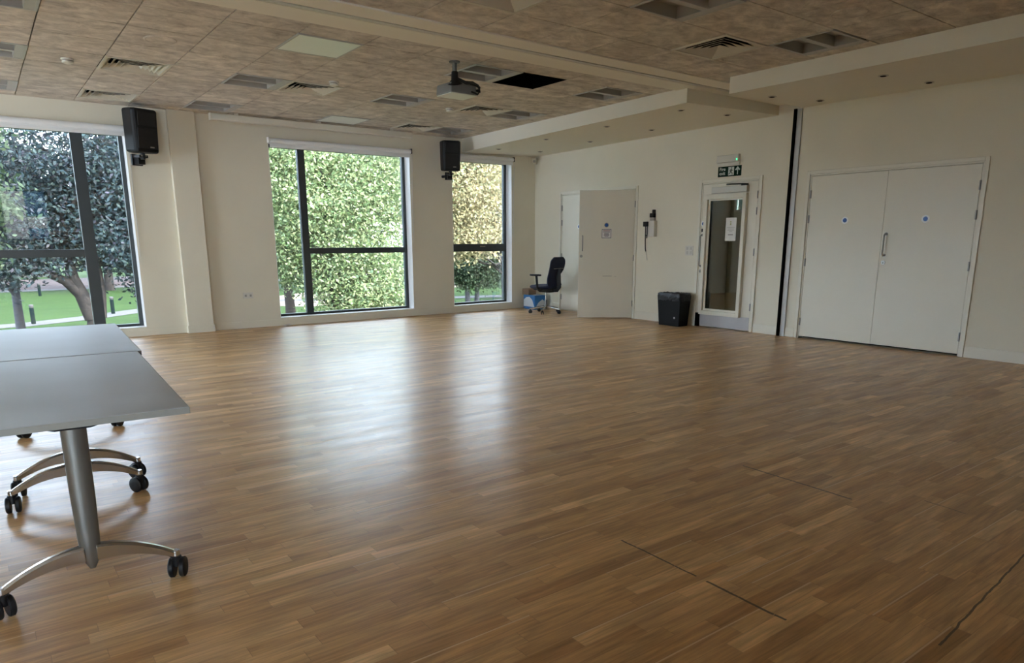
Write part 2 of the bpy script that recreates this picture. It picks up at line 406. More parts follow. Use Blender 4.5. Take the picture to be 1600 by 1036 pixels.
struct(MB().box((XW, YF, 3.55), (.12, .0, 3.7)), 'trim_1', M['void'], 'dark slab above the ceiling tiles', 'ceiling slab')
# beam with sliding wall track
mb = MB()
mb.box((XW, BEAM[0], H-.012), (-.0, -5.345, H+.06)); mb.box((XW, -5.255, H-.012), (-.0, BEAM[1], H+.06))
mb.box((XW, -5.345, H+.02), (0, -5.255, H+.06))
b_ = struct(mb, 'trim_2', M['soffit'], 'plain band across the ceiling holding the partition track', 'ceiling band')
MB().box((XW, -5.345, H+.008), (-.02, -5.255, H+.019)).build('track_slot', M['gap'], b_)
tr = MB().box((XW, -5.331, H-.016), (-.02, -5.277, H+.007))
tr.build('partition_track', M['closer'], b_)
# soffits
mb = MB().hexa([(-1.65,-.0,2.80),(-1.85,-5.13,2.855),(0,-5.13,2.893),(0,-.0,2.825)], [(-1.65,-.0,H+.05),(-1.85,-5.13,H+.05),(0,-5.13,H+.05),(0,-.0,H+.05)])
struct(mb, 'trim_3', M['soffit'], 'lowered plasterboard soffit above the glazed door', 'soffit')
mb = MB().hexa([(-1.88,-5.74,2.853),(-1.88,YF,2.853),(0,YF,2.90),(0,-5.47,2.94)][::-1], [(-1.88,-5.74,H+.05),(-1.88,YF,H+.05),(0,YF,H+.05),(0,-5.47,H+.05)][::-1])
struct(mb, 'trim_4', M['soffit'], 'lowered plasterboard soffit above the wide closed doors', 'soffit')
struct(MB().box((-6.42, -.085, 0), (-6.07, .0, H)), 'trim_5', M['wall'], 'shallow cream pier between the two left windows', 'pier', bevel=.004)
# partition jamb on the right wall
j_ = root('trim_6', (0, -5.42, 0), 'pale jamb strip with black seal for the sliding partition', 'jamb', kind='structure')
MB().box((-.052, .006, .0), (.0, .038, 2.93)).build('seal', M['gap'], j_)
MB().box((-.024, -.062, .0), (.0, .005, 2.93)).build('jamb', M['jamb'], j_, bevel=.002)
MB().box((-.030, .0385, .0), (.0, .050, 2.93)).build('jamb', M['jamb'], j_, bevel=.002)

# baseboards
mb = MB(); e = .012
for a, b in ((D3[0]-.05, YF), (-5.485, D3[1]+.05), (D2[0]-.05, -5.355), (D1[0]-.05, D2[1]+.05), (-.02, D1[1]+.05)):
    mb.box((-e, min(a, b), 0), (0, max(a, b), .125))
struct(mb, 'baseboard_right', M['white_trim'], 'white skirting along the door wall', 'baseboard', bevel=.003)
mb = MB()
mb.box((XW, -e, 0), (-6.42, 0, .105)); mb.box((-6.07, -e, 0), (-e, 0, .105)); mb.box((-6.42-e, -.085-e, 0), (-6.07+e, -.085, .105)); mb.box((-6.42-e, -.085, 0), (-6.42, -e, .105)); mb.box((-6.07, -.085, 0), (-6.07+e, -e, .105))
struct(mb, 'baseboard_back', M['wall'], 'cream skirting under the windows', 'baseboard', bevel=.003)

# ------------------------------------------------------------------ windows
def window(n, a, b, mull, transom, label, tz=(1.09, 1.18), mw=.055):
    r = root('window_%d' % n, ((a+b)/2, .2, SILL), label, 'window', kind='structure'); c = (a+b)/2
    def L_(x, y, z): return (x - c, y - .2, z - SILL)
    t = .006
    # bright reveal lining and sill
    MB().box(L_(a, -.004, SILL), L_(b, .2, SILL+t)).build('sill', M['reveal'], r)
    MB().box(L_(a, 0.0, SILL+t), L_(a+t, .2, HEAD-.002)).box(L_(b-t, 0.0, SILL+t), L_(b, .2, HEAD-.002)).box(L_(a, 0, HEAD-t), L_(b, .2, HEAD)).build('reveal', M['reveal'], r)
    f = MB(); w = .05; y0, y1 = .17, .24
    A, B, Z0, Z1 = a+t, b-t, SILL+t, HEAD-t
    if n == 1: Z0f = Z0
    f.box(L_(A, y0, Z0), L_(A+w, y1, Z1)).box(L_(B-w, y0, Z0), L_(B, y1, Z1)).box(L_(A+w, y0, Z0), L_(B-w, y1, Z0+.035)).box(L_(A+w, y0, Z1-w), L_(B-w, y1, Z1))
    f.build('frame', M['frame'], r, bevel=.003)
    if mull: MB().box(L_(mull-mw, y0-.01, Z0+.036), L_(mull+mw, y1, Z1-w-.001)).build('mullion', M['frame'], r, bevel=.003)
    x0, x1 = (A+w, B-w)
    if mull and transom == 'L': x1 = mull-mw
    if mull and transom == 'R': x0 = mull+mw
    MB().box(L_(x0+.001, y0, tz[0]), L_(x1-.001, y1, tz[1])).build('transom', M['frame'], r, bevel=.003)
    panes = [(x0, x1, Z0+.035, tz[0]), (x0, x1, tz[1], Z1-w)]
    if mull: panes.append((mull+mw, B-w, Z0+.035, Z1-w) if transom == 'L' else (A+w, mull-mw, Z0+.035, Z1-w))
    for p in panes: MB().box(L_(p[0], .205, p[2]), L_(p[1], .211, p[3])).build('pane', M['glass'], r)
    return r
window(1, *WINS[0], -7.487, 'L', 'wide window beside the grey tables, dark mullion right of centre', tz=(1.09,1.19), mw=.07)
window(2, *WINS[1], -4.51, 'R', 'wide middle window full of bright green foliage')
w3 = window(3, *WINS[2], None, 'R', 'narrow window nearest the corner, yellow tree outside', tz=(1.09,1.225))
c3 = (WINS[2][0]+WINS[2][1])/2
MB().tube([(-1.20-c3, -.03, 1.18-SILL), (-1.20-c3, -.055, 1.18-SILL), (-1.08-c3, -.055, 1.18-SILL), (-1.08-c3, -.03, 1.18-SILL)], .008, 8).build('handle', M['alu'], w3)
window(4, *EXTRA, -11.7, 'R', 'added unseen window for light beyond the left edge of the picture')
r5 = root('window_5', ((FW[0]+FW[1])/2, YF-.1, 1.33), 'added unseen window for light in the wall behind the viewer', 'window', kind='structure')
hw = (FW[1]-FW[0])/2
HH = 1.37
MB().box((-hw,-.03,0),(-hw+.03,.03,HH)).box((hw-.03,-.03,0),(hw,.03,HH)).box((-hw,-.03,0),(hw,.03,.03)).box((-hw,-.03,HH-.03),(hw,.03,HH)).box((-hw+.55,-.02,.03),(-hw+.57,.02,HH-.03)).box((-hw+.57,-.02,.31),(hw-.03,.02,.33)).box((-hw+.57,-.02,.64),(hw-.03,.02,.66)).build('frame', M['frame'], r5)
for a_, b__, m_ in (((-hw+.03,.03),(-hw+.55,HH-.03),'tint1'), ((-hw+.57,.33),(hw-.03,.64),'tint1'), ((-hw+.57,.03),(hw-.03,.31),'tint2'), ((-hw+.57,.66),(hw-.03,HH-.03),'tint2')):
    MB().box((a_[0],-.004,a_[1]),(b__[0],.004,b__[1])).build('pane', M[m_], r5)
for i, (a, b, z0, z1) in enumerate((FWIN[0],)):
    rw = root('window_%d' % (10+i), ((a+b)/2, YF-.15, z0), 'added unseen window for light in the wall behind the viewer', 'window', kind='structure'); hw = (b-a)/2; hh = z1-z0
    MB().box((-hw,-.03,0),(-hw+.05,.03,hh)).box((hw-.05,-.03,0),(hw,.03,hh)).box((-hw,-.03,0),(hw,.03,.05)).box((-hw,-.03,hh-.05),(hw,.03,hh)).box((-.03,-.03,.05),(.03,.03,hh-.05)).build('frame', M['frame'], rw)
    MB().box((-hw+.05,-.004,.05),(hw-.05,.004,hh-.05)).build('pane', M['glass'], rw)
for i, (a, b) in enumerate(LWIN_ADDED):
    rw = root('window_%d' % (6+i), (XW-.2, (a+b)/2, SILL), 'added unseen window for light in the wall beyond the left edge of the picture', 'window', kind='structure'); hw = (b-a)/2; hh = HEAD+.12-SILL
    MB().box((-.03,-hw,0),(.03,-hw+.05,hh)).box((-.03,hw-.05,0),(.03,hw,hh)).box((-.03,-hw,0),(.03,hw,.05)).box((-.03,-hw,hh-.05),(.03,hw,hh)).box((-.03,-.03,.05),(.03,.03,hh-.05)).build('frame', M['frame'], rw)
    MB().box((-.004,-hw+.05,.05),(.004,hw-.05,hh-.05)).build('pane', M['glass'], rw)

# roller blinds above the windows
def blind(a, b, label, chain=True):
    r = root('roller_blind', ((a+b)/2, -.045, 2.70), label, 'blind', group='white roller blinds rolled up above the windows'); c = (a+b)/2
    MB().cyl((a-c+.005, 0, .035), (b-c-.005, 0, .035), .036, 20).build('rolled_fabric', M['blind'], r)
    MB().box((a-c+.01, -.012, -.06), (b-c-.01, .005, -.022)).build('bottom_bar', M['blind'], r, bevel=.004)
    MB().box((a-c+.01, -.002, -.022), (b-c-.01, .002, .02)).build('fabric', M['blind'], r)
    for x in (a-c-.012, b-c): MB().box((x, -.035, .0), (x+.012, .044, .08)).build('end_bracket', M['blackmetal' if x > 0 else 'blind'], r, bevel=.002)
    if chain:
        MB().tube([(b-c+.02, -.02, .03), (b-c+.022, .03, -.4), (b-c+.02, .032, -1.62)], .004, 6).tube([(b-c+.033, -.02, .03), (b-c+.034, .03, -.4), (b-c+.02, .032, -1.62)], .004, 6).build('pull_chain', M['whiteplastic'], r)
blind(*WINS[0], 'white roller blind rolled up above the wide left window')
blind(*WINS[1], 'white roller blind rolled up above the middle window, under the screen casing')
blind(*WINS[2], 'short white roller blind rolled up above the narrow corner window')

# ------------------------------------------------------------------ doors (right wall, faces -x)
def fire_sticker(parent, x, y, z, s=-1, rz=0):
    o = MB().cyl((0,0,0), (s*.001,0,0), .044, 28).build('fire_door_sticker', M['white'], parent, loc=(x, y, z)); o.rotation_euler.z = rz
    o['label'] = 'round white and blue fire door sticker'
    MB().cyl((s*.0011,0,0), (s*.0018,0,0), .026, 28).build('sticker_disc', M['blue'], o)
    return o
def pull(parent, x, y, z0, z1, s=-1):
    d = s*.05; m_ = MB(); R = .018
    m_.tube([(x, y, z0), (x+d-s*R, y, z0), (x+d, y, z0+R), (x+d, y, z1-R), (x+d-s*R, y, z1), (x, y, z1)], .0095, 12)
    for z in (z0, z1): m_.cyl((x, y, z), (x+s*.004, y, z), .02, 16)
    return m_.build('pull_handle', M['steel'], parent)
def lock(parent, x, y, z, s=-1):
    o = MB().cyl((x, y, z), (x+s*.008, y, z), .026, 20).build('lock', M['steel'], parent)
    MB().box((x+s*.008, y-.004, z-.014), (x+s*.0095, y+.004, z+.01)).build('keyhole', M['gap'], o)
def hinge(parent, x, y, z): MB().cyl((x-.008, y, z-.05), (x-.008, y, z+.05), .008, 10).box((x-.002, y-.012, z-.05), (x+.0, y+.012, z+.05)).build('hinge', M['steel'], parent)
def architrave(parent, a, b, top, w=.045, d=.018, base=0.0):
    MB().box((-d, a-w, base), (0, a, top+w)).box((-d, b, base), (0, b+w, top+w)).box((-d, a, top), (0, b, top+w)).build('architrave', M['white_trim'], parent, bevel=.004)
    MB().box((0.0, a-.001, 0), (.118, a+.018, top)).box((0.0, b-.018, 0), (.118, b+.001, top)).box((0.0, a+.018, top-.018), (.118, b-.018, top+.001)).build('door_lining', M['white_trim'], parent)

# door 3: wide closed pair
y3 = -6.66
d3 = root('door_3', (0, y3, 0), 'wide pair of closed white doors right of the black seal strip', 'door', kind='structure')
A, B = D3[0]-y3, D3[1]-y3
architrave(d3, A, B, DH)
A += .021; B -= .021; mid = .012
for a, b, nm in ((A, mid-.0015, 'right'), (mid+.0015, B, 'left')):
    lf = MB().box((.002, a, .028), (.046, b, DH-.022)).build('door_leaf', M['door'], d3, bevel=.002)
    lf['label'] = nm + ' closed leaf'
fire_sticker(d3, .002, -7.121-y3, 1.52); fire_sticker(d3, .002, -6.173-y3, 1.525)
pull(d3, .002, -6.70-y3, 1.105, 1.355); lock(d3, .002, -6.70-y3, 1.02)
for z in (.22, 1.0, 1.55, 1.86): hinge(d3, .002, A+.0, z); hinge(d3, .002, B-.0, z)

# door 1: far pair, right leaf standing open
y1 = -1.705
d1 = root('door_1', (0, y1, 0), 'far pair of white doors near the corner, one leaf open', 'door', kind='structure')
A, B = D1[0]-y1, D1[1]-y1
architrave(d1, A, B, DH)
A += .021; B -= .021
lf = MB().box((.002, 0.002, .014), (.046, B, DH-.022)).build('door_leaf', M['door'], d1, bevel=.002); lf['label'] = 'closed left leaf'
fire_sticker(d1, .002, -1.26-y1, 1.525)
for z in (.25, 1.0, 1.6, 1.86): hinge(d1, .002, B, z)
ang = math.atan2(.565, -.70)                      # direction of the open leaf
op = MB().box((0, -.022, .014), (.905, .022, DH-.022)).build('door_leaf', M['door'], d1, bevel=.002, loc=(-.006, A, 0))
op.rotation_euler.z = ang; op['label'] = 'right leaf standing open into the room'
for z in (.25, 1.0, 1.86): MB().cyl((0, .028, z-.05), (0, .028, z+.05), .008, 10).build('hinge', M['steel'], op)
# leaf-local: +x to the free edge, +y is the face towards the viewer (leaf turned past 90 degrees)
def olay(b, y, x0, x1, z0, z1, nm, m_): return MB().box((x0, y, z0), (x1, y+.0012, z1)).build(nm, m_, b)
st = MB().cyl((0,0,0), (0,.001,0), .037, 28).build('fire_door_sticker', M['greyplastic'], op, loc=(.455,.0221,1.53)); st['label'] = 'round blue fire door sticker'
MB().cyl((0,.0011,0), (0,.0018,0), .028, 28).build('sticker_disc', M['blue'], st)
nt_ = olay(op, .0221, .37, .535, 1.315, 1.47, 'door_notice', M['paper']); nt_['label'] = 'small white notice with dark border'
nb = MB(); y = .0236
nb.box((.376,y,1.320),(.529,y+.0006,1.327)).box((.376,y,1.458),(.529,y+.0006,1.465)).box((.376,y,1.327),(.383,y+.0006,1.458)).box((.522,y,1.327),(.529,y+.0006,1.458))
nb.box((.40,y,1.412),(.505,y+.0006,1.420)).box((.415,y,1.385),(.49,y+.0006,1.395)).box((.41,y,1.365),(.495,y+.0006,1.374)).box((.42,y,1.345),(.485,y+.0006,1.352)); nb.build('notice_border', M['ink'], nt_)
MB().box((.395,y,1.432),(.51,y+.0006,1.443)).build('notice_heading', M['inkred'], nt_)
hp = MB().tube([(.845,.022,1.12),(.845,.055,1.12),(.845,.072,1.138),(.845,.072,1.342),(.845,.055,1.36),(.845,.022,1.36)], .0095, 12).build('pull_handle', M['steel'], op)
lk = MB().cyl((.862,.022,1.03),(.862,.03,1.03),.024,18).build('lock', M['steel'], op)
MB().box((.35,.0221,.70),(.50,.0224,.708)).box((.27,.0221,.695),(.31,.0224,.699)).build('scuff_mark', M['greyplastic'], op)
MB().box((.30,-.0222,1.1),(.31,-.022,1.3)).build('push_plate', M['steel'], op)

# door 2: glazed door
y2 = -4.44
d2 = root('door_2', (0, y2, 0), 'white door with tall glass panel beneath the fire exit sign', 'door', kind='structure')
A, B = D2[0]-y2, D2[1]-y2
architrave(d2, A, B, DH)
A += .021; B -= .021
g0, g1, gz0, gz1 = -4.715-y2, -4.085-y2, .26, 1.885
MB().box((.002, A, .012), (.046, g0, DH-.022)).box((.002, g1, .012), (.046, B, DH-.022)).box((.002, g0, .012), (.046, g1, gz0)).box((.002, g0, gz1), (.046, g1, DH-.022)).build('door_leaf', M['door'], d2)
fr = MB(); o0, o1, oz0, oz1 = -4.755-y2, -4.045-y2, .19, 1.93
pr = -.055
fr.box((pr, o0, oz0), (.002, o0+.055, oz1)).box((pr, o1-.05, oz0), (.002, o1, oz1)).box((pr, o0+.055, oz0), (.002, o1-.05, oz0+.06)).box((pr, o0+.055, oz1-.065), (.002, o1-.05, oz1))
fr.build('vision_panel_frame', M['white_trim'], d2, bevel=.004)
MB().box((-.012, o0+.055, oz0+.06), (.0, o0+.085, oz1-.065)).box((-.012, o1-.08, oz0+.06), (.0, o1-.05, oz1-.065)).box((-.012, o0+.085, oz0+.06), (0, o1-.08, oz0+.09)).box((-.012, o0+.085, oz1-.085), (0, o1-.08, oz1-.065)).build('glazing_bead', M['white_trim'], d2)
MB().box((.018, g0, gz0), (.024, g1, gz1)).build('pane', M['doorglass'], d2)
MB().box((-.0005, A+.005, .015), (.002, B-.06, .20)).build('kick_plate', M['kick'], d2)
MB().box((-.02, B-.055, .002), (.002, B+.015, .205)).build('door_stop', M['gap'], d2)
MB().box((-.06, o0-.005, 1.945), (.002, o1-.12, 2.03)).build('door_closer', M['closer'], d2, bevel=.004)
MB().tube([(-.05, o0+.06, 2.05), (-.10, -.10, 2.055), (-.05, .02, 2.06)], .009, 8).tube([(-.03, o0+.0, 2.038), (-.05, o0+.09, 2.045)], .018, 10).build('closer_arm', M['blackmetal'], d2)
fire_sticker(d2, .002, -4.007-y2, 1.525)
MB().box((-.006, -4.032-y2, 1.405), (.002, -3.982-y2, 1.452)).build('push_button', M['black'], d2)
pull(d2, .002, -4.0-y2, .905, 1.36); lock(d2, .002, -4.0-y2, .83)
for z in (.35, 1.12, 1.68, 1.9): hinge(d2, .002, A, z)
# notice on the glass
pg = MB().box((.0145, -4.575-y2, 1.275), (.0165, -4.395-y2, 1.60)).build('door_notice', M['paper'], d2); pg['label'] = 'white notice stuck on the glass'
k = MB(); yc = -4.485-y2
for z, w, t in ((1.465,.13,.005),(1.448,.12,.004),(1.428,.11,.006),(1.408,.05,.004),(1.362,.085,.016)): k.box((.0138, yc-w/2, z-t/2), (.0145, yc+w/2, z+t/2))
k.box((.0138,yc-.078,1.30),(.0142,yc-.076,1.47)).box((.0138,yc+.072,1.31),(.0142,yc+.074,1.47))
k.build('notice_text', M['greyplastic'], pg)
MB().box((.0138, yc-.004, 1.535), (.0145, yc+.018, 1.548)).box((.0138, yc-.004, 1.515), (.0145, yc+.015, 1.526)).box((.0138, yc-.004, 1.498), (.0145, yc+.018, 1.51)).build('notice_emblem', M['inkgreen'], pg)

# spaces behind the doors
def shell(mb, x0, x1, y0, y1, z0, z1, t=.08, mis=(0,0,0,0,0)):
    mb.box((x0, y0-t, z0-t), (x1+t, y0, z1+t), mis[0]); mb.box((x0, y1, z0-t), (x1+t, y1+t, z1+t), mis[1])
    mb.box((x0, y0, z1), (x1+t, y1, z1+t), mis[3]); mb.box((x0, y0, z0-t), (x1+t, y1, z0), mis[4])
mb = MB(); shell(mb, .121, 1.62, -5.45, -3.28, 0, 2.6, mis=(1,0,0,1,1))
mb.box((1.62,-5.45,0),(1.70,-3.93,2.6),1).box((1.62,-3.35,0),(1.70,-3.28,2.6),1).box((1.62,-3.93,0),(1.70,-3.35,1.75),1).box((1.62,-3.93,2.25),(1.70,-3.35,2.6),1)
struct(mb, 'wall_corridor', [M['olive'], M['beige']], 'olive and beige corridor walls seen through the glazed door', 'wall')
mb = MB(); shell(mb, .121, 1.3, -2.8, -.5, 0, 2.5); mb.box((1.3,-2.8,0),(1.38,-.5,2.5))
struct(mb, 'wall_cupboard', M['wall'], 'store room walls behind the far doors', 'wall')
mb = MB(); shell(mb, .121, .7, -7.8, -5.55, 0, 2.3); mb.box((.7,-7.8,0),(.78,-5.55,2.3))
struct(mb, 'wall_store', M['void'], 'dark store behind the wide closed doors', 'wall')

cw = root('window_9', (1.66, -3.64, 1.75), 'small bright window at the end of the corridor', 'window', kind='structure')
MB().box((-.03,-.29,0),(.03,-.26,.5)).box((-.03,.26,0),(.03,.29,.5)).box((-.03,-.26,0),(.03,.26,.03)).box((-.03,-.26,.47),(.03,.26,.5)).build('frame', M['white_trim'], cw)
MB().box((-.004,-.26,.03),(.004,.26,.47)).build('pane', M['frosted'], cw)

# ------------------------------------------------------------------ exit sign, emergency light
def text_mesh(name, body, size, m_, parent, loc, rot):
    cu = bpy.data.curves.new(name, 'FONT'); cu.body = body; cu.size = size; cu.extrude = .0004; cu.space_line = .85; cu.offset = size*.012
    tmp = bpy.data.objects.new('tmp', cu); COL.objects.link(tmp)
    dg = bpy.context.evaluated_depsgraph_get(); dg.update()
    me = bpy.data.meshes.new_from_object(tmp.evaluated_get(dg)); me.materials.clear(); me.materials.append(m_)
    bpy.data.objects.remove(tmp)
    o = bpy.data.objects.new(name, me); COL.objects.link(o); o.parent = parent; o.location = loc; o.rotation_euler = rot
    return o
sg = root('exit_sign', (0, -4.415, 2.24), 'dark green fire exit sign with running figure and arrow above the glazed door', 'sign')
MB().box((-.004, -.196, -.07), (0, .196, .07)).build('sign_panel', M['green'], sg)
# viewer's left is +y, right is -y
text_mesh('lettering', 'Fire\nexit', .066, M['signwhite'], sg, (-.0046, .172, .012), (PI/2, 0, -PI/2))
MB().box((-.0055, -.075, -.055), (-.004, .02, .057)).build('pictogram_panel', M['signwhite'], sg)
rm = MB(); X_ = -.0062
def seg(pts, w):
    for (a, b), (c, d) in zip(pts[:-1], pts[1:]):
        dx, dy = c-a, d-b; l = math.hypot(dx, dy) or 1; nx, ny = -dy/l*w/2, dx/l*w/2
        rm.add([(X_, a+nx, b+ny), (X_, c+nx, d+ny), (X_, c-nx, d-ny), (X_, a-nx, b-ny)], [(0,1,2,3)])
seg([(-.030,.026),(-.024,-.008)], .018); seg([(-.024,-.008),(-.046,-.022),(-.050,-.050)], .010); seg([(-.024,-.006),(-.008,-.026),(.012,-.038)], .010)
seg([(-.03,.022),(-.05,.008),(-.064,.016)], .008); seg([(-.03,.024),(-.010,.014),(.002,-.002)], .008)
rm.add([(X_, -.036+.009*math.cos(t*PI/5), .042+.009*math.sin(t*PI/5)) for t in range(10)], [tuple(range(10))])
rm.build('running_figure', M['green'], sg, fix=False)
ar = MB(); X_ = -.0055; ar.prism([(-.128,-.05),(-.142,-.05),(-.142,.022),(-.162,.004),(-.175,.018),(-.135,.060),(-.095,.018),(-.108,.004),(-.128,.022)], -.0055, -.004, 'x')
ar.build('arrow', M['signwhite'], sg)
el = root('emergency_light', (0, -4.395, 2.405), 'white emergency light box with green lamp above the fire exit sign', 'emergency light')
MB().hexa([(-.055,-.185,-.045),(0,-.185,-.045),(0,.185,-.045),(-.055,.185,-.045)], [(-.045,-.18,.055),(0,-.185,.06),(0,.185,.06),(-.045,.18,.055)]).build('housing', M['whiteplastic'], el, bevel=.008)
MB().box((-.058,-.170,-.024),(-.054,-.156,-.004)).build('lamp', M['led'], el, bevel=.002)
MB().box((-.018,-.185,-.085),(0,.185,-.046)).build('mounting_plate', M['whiteplastic'], el)

# switch plate, wall box with cables, sockets, detector
sw = root('switch_plate', (0, -3.77, 1.13), 'white four-gang switch plate left of the glazed door', 'switch')
MB().box((-.008,-.075,-.072),(0,.075,.072)).build('plate', M['whiteplastic'], sw, bevel=.003)
for a in (-.034,.034):
    for b in (-.032,.032): MB().box((-.013,a-.018,b-.022),(-.008,a+.018,b+.022)).build('rocker', M['closer'], sw, bevel=.002)
ph = root('wall_control_box', (0, -3.02, 1.47), 'white box with black plug and dangling black cable on the door wall', 'control box')
MB().box((-.075,-.085,-.13),(0,.085,.12)).build('housing', M['whiteplastic'], ph, bevel=.008)
MB().box((-.05,-.05,.12),(0,.03,.17)).build('conduit', M['greyplastic'], ph, bevel=.004)
MB().box((-.06,-.05,.17),(0,.03,.235)).box((-.05,-.045,.235),(0,-.01,.29)).build('black_plug', M['black'], ph, bevel=.005)
MB().box((-.115,.03,.03),(-.076,.115,.105)).build('power_adapter', M['black'], ph, bevel=.006)
MB().tube([(-.1,.07,.03),(-.1,.068,-.1),(-.09,.075,-.2),(-.06,.095,-.32),(-.03,.11,-.36)], .008, 8).tube([(-.1,.035,.03),(-.1,.03,-.08),(-.09,.045,-.15),(-.09,.055,-.1)], .008, 8).build('cable', M['cable'], ph)
MB().tube([(-.03,.11,-.36),(-.02,.095,-.42),(-.02,.085,-.5)], .004, 6).build('thin_wire', M['greyplastic'], ph)
so = root('wall_socket', (-5.528, 0, .492), 'white double socket low on the wall left of the middle window', 'socket')
MB().box((-.075,-.01,-.043),(.075,0,.043)).build('plate', M['whiteplastic'], so, bevel=.003)
for a in (-.036,.036): MB().box((a-.014,-.012,-.02),(a+.014,-.0101,.012)).build('outlet', M['greyplastic'], so)
pi = root('motion_detector', (-.10, -.10, 2.74), 'small cream motion detector high in the far corner', 'detector', rz=-PI/4)
MB().hexa([(-.03,-.03,-.05),(.03,-.03,-.05),(.045,.14,-.05),(-.045,.14,-.05)],[(-.04,-.05,.045),(.04,-.05,.045),(.05,.14,.045),(-.05,.14,.045)]).build('housing', M['cream'], pi, bevel=.01)
MB().box((-.022,-.052,-.03),(.022,-.035,.01)).build('lens', M['greyplastic'], pi, bevel=.003)
for (x, y, z) in ((-.09,-3.9,0),): pass

# ------------------------------------------------------------------ ceiling fittings
def lab_light(i): return {
 ('a',-1,0):'recessed ceiling light at the upper left edge of the picture', ('a',6,0):'recessed twin-louvre ceiling light between the projector and the open hatch',
 ('a',9,0):'recessed ceiling light just in front of the plain ceiling band, near the soffit', ('a',-1,3):'recessed ceiling light at the left edge, left of the smoke detector',
 ('a',3,3):'recessed ceiling light touching the vent with smoke detector behind it', ('a',6,3):'recessed ceiling light left below the projector',
 ('a',9,3):'recessed ceiling light right of the cream vent behind the projector', ('a',-1,6):'recessed ceiling light over the left window',
 ('a',3,6):'recessed ceiling light above the left end of the screen casing', ('a',9,6):'recessed ceiling light nearest the narrow corner window',
 ('b',6,1):'recessed ceiling light cut by the top edge, left of a vent', ('b',9,1):'recessed ceiling light beside the soffit over the wide doors',
 ('b',1,1):'recessed ceiling light beyond the top edge of the picture'}[i]
def lab_vent(i): return {
 ('a',1,3):'square ceiling vent near the round speaker cover over the left window', ('a',4,3):'square cream ceiling vent right of a recessed light, left of centre',
 ('a',8,3):'square cream ceiling vent behind the projector', ('a',1,6):'square ceiling vent just above the left loudspeaker',
 ('a',8,6):'square ceiling vent above the right loudspeaker', ('b',4,0):'large square ceiling vent cut by the top edge of the picture',
 ('b',8,0):'square ceiling vent between two lights on the near side of the ceiling band'}[i]
vents = 0
def make_light():
    r = root('ceiling_light', (0, 0, H)); h = .302; w = .022
    MB().box((-h,-h,-.006),(h,-h+w,.004)).box((-h,h-w,-.006),(h,h,.004)).box((-h,-h+w,-.006),(-h+w,h-w,.004)).box((h-w,-h+w,-.006),(h,h-w,.004)).build('frame', M['lightbody'], r)
    b = MB()
    MB().box((-h+w,-.03,-.004),(h-w,.03,.004)).box((h-w-.07,-h+w,-.004),(h-w,-.03,.004)).box((h-w-.07,.03,-.004),(h-w,h-w,.004)).build('centre_bar', M['lightbody'], r)
    for s in (-1, 1):
        y0, y1 = (.03, h-w) if s > 0 else (-h+w, -.03)
        x0, x1 = -h+w, h-w-.07; d = .085
        t = MB().add([(x0,y0,0),(x1,y0,0),(x1,y1,0),(x0,y1,0),(x0,y0,d),(x1,y0,d),(x1,y1,d),(x0,y1,d)], [(0,1,5,4),(1,2,6,5),(2,3,7,6),(3,0,4,7)], 0).add([(x0,y0,d),(x1,y0,d),(x1,y1,d),(x0,y1,d)], [(0,1,2,3)], 0)
        tr_ = t.build('louvre_tray', M['louvre'], r, fix=False)
        MB().cyl((x0+.02,(y0+y1)/2,d-.022),(x1-.02,(y0+y1)/2,d-.022),.012,10).build('lamp_tube', M['lightbody'], tr_)
    return r
def make_vent():
    r = root('ceiling_vent', (0, 0, H)); h = .300; w = .03
    MB().box((-h,-h,-.008),(h,-h+w,.006)).box((-h,h-w,-.008),(h,h,.006)).box((-h,-h+w,-.008),(-h+w,h-w,.006)).box((h-w,-h+w,-.008),(h,h-w,.006)).build('frame', M['vent'], r, bevel=.002)
    MB().box((-h,-h,.07),(h,h,.074)).box((-h,-h,.006),(-h+.004,h,.07)).box((h-.004,-h,.006),(h,h,.07)).box((-h+.004,-h,.006),(h-.004,-h+.004,.07)).box((-h+.004,h-.004,.006),(h-.004,h,.07)).build('plenum', M['gap'], r)
    for i in range(5):                      # nested square blades sloping inwards
        o = h - w - .004 - i*.050; n_ = max(o - .056, .004); z0 = -.004; z1 = z0 + (o-n_)*.85
        vs = [(-o,-o,z0),(o,-o,z0),(o,o,z0),(-o,o,z0),(-n_,-n_,z1),(n_,-n_,z1),(n_,n_,z1),(-n_,n_,z1)]
        vs += [(a, b, c+.003) for a, b, c in vs]
        fs = []
        for k in range(4):
            l = (k+1) % 4; fs += [(k,l,l+4,k+4),(k,k+8,l+8,l)]
        bm_ = MB().add(vs, fs, 0)
        bm_.add(vs, [q for k in range(4) for l in [(k+1) % 4] for q in ((k+8,k+12,l+12,l+8),(k+4,l+4,l+12,k+12))], 1)  # upper faces coloured black to stand in for shade between the blades
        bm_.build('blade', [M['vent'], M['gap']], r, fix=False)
    return r
def make_panel(r):
    h = .302; w = .016
    MB().box((-h,-h,-.008),(h,-h+w,.006)).box((-h,h-w,-.008),(h,h,.006)).box((-h,-h+w,-.008),(-h+w,h-w,.006)).box((h-w,-h+w,-.008),(h,h-w,.006)).build('frame', M['lightbody'], r)
    MB().box((-h+w,-h+w,-.005),(h-w,h-w,.006)).build('diffuser', M['panelwhite'], r)
L0 = V0 = None
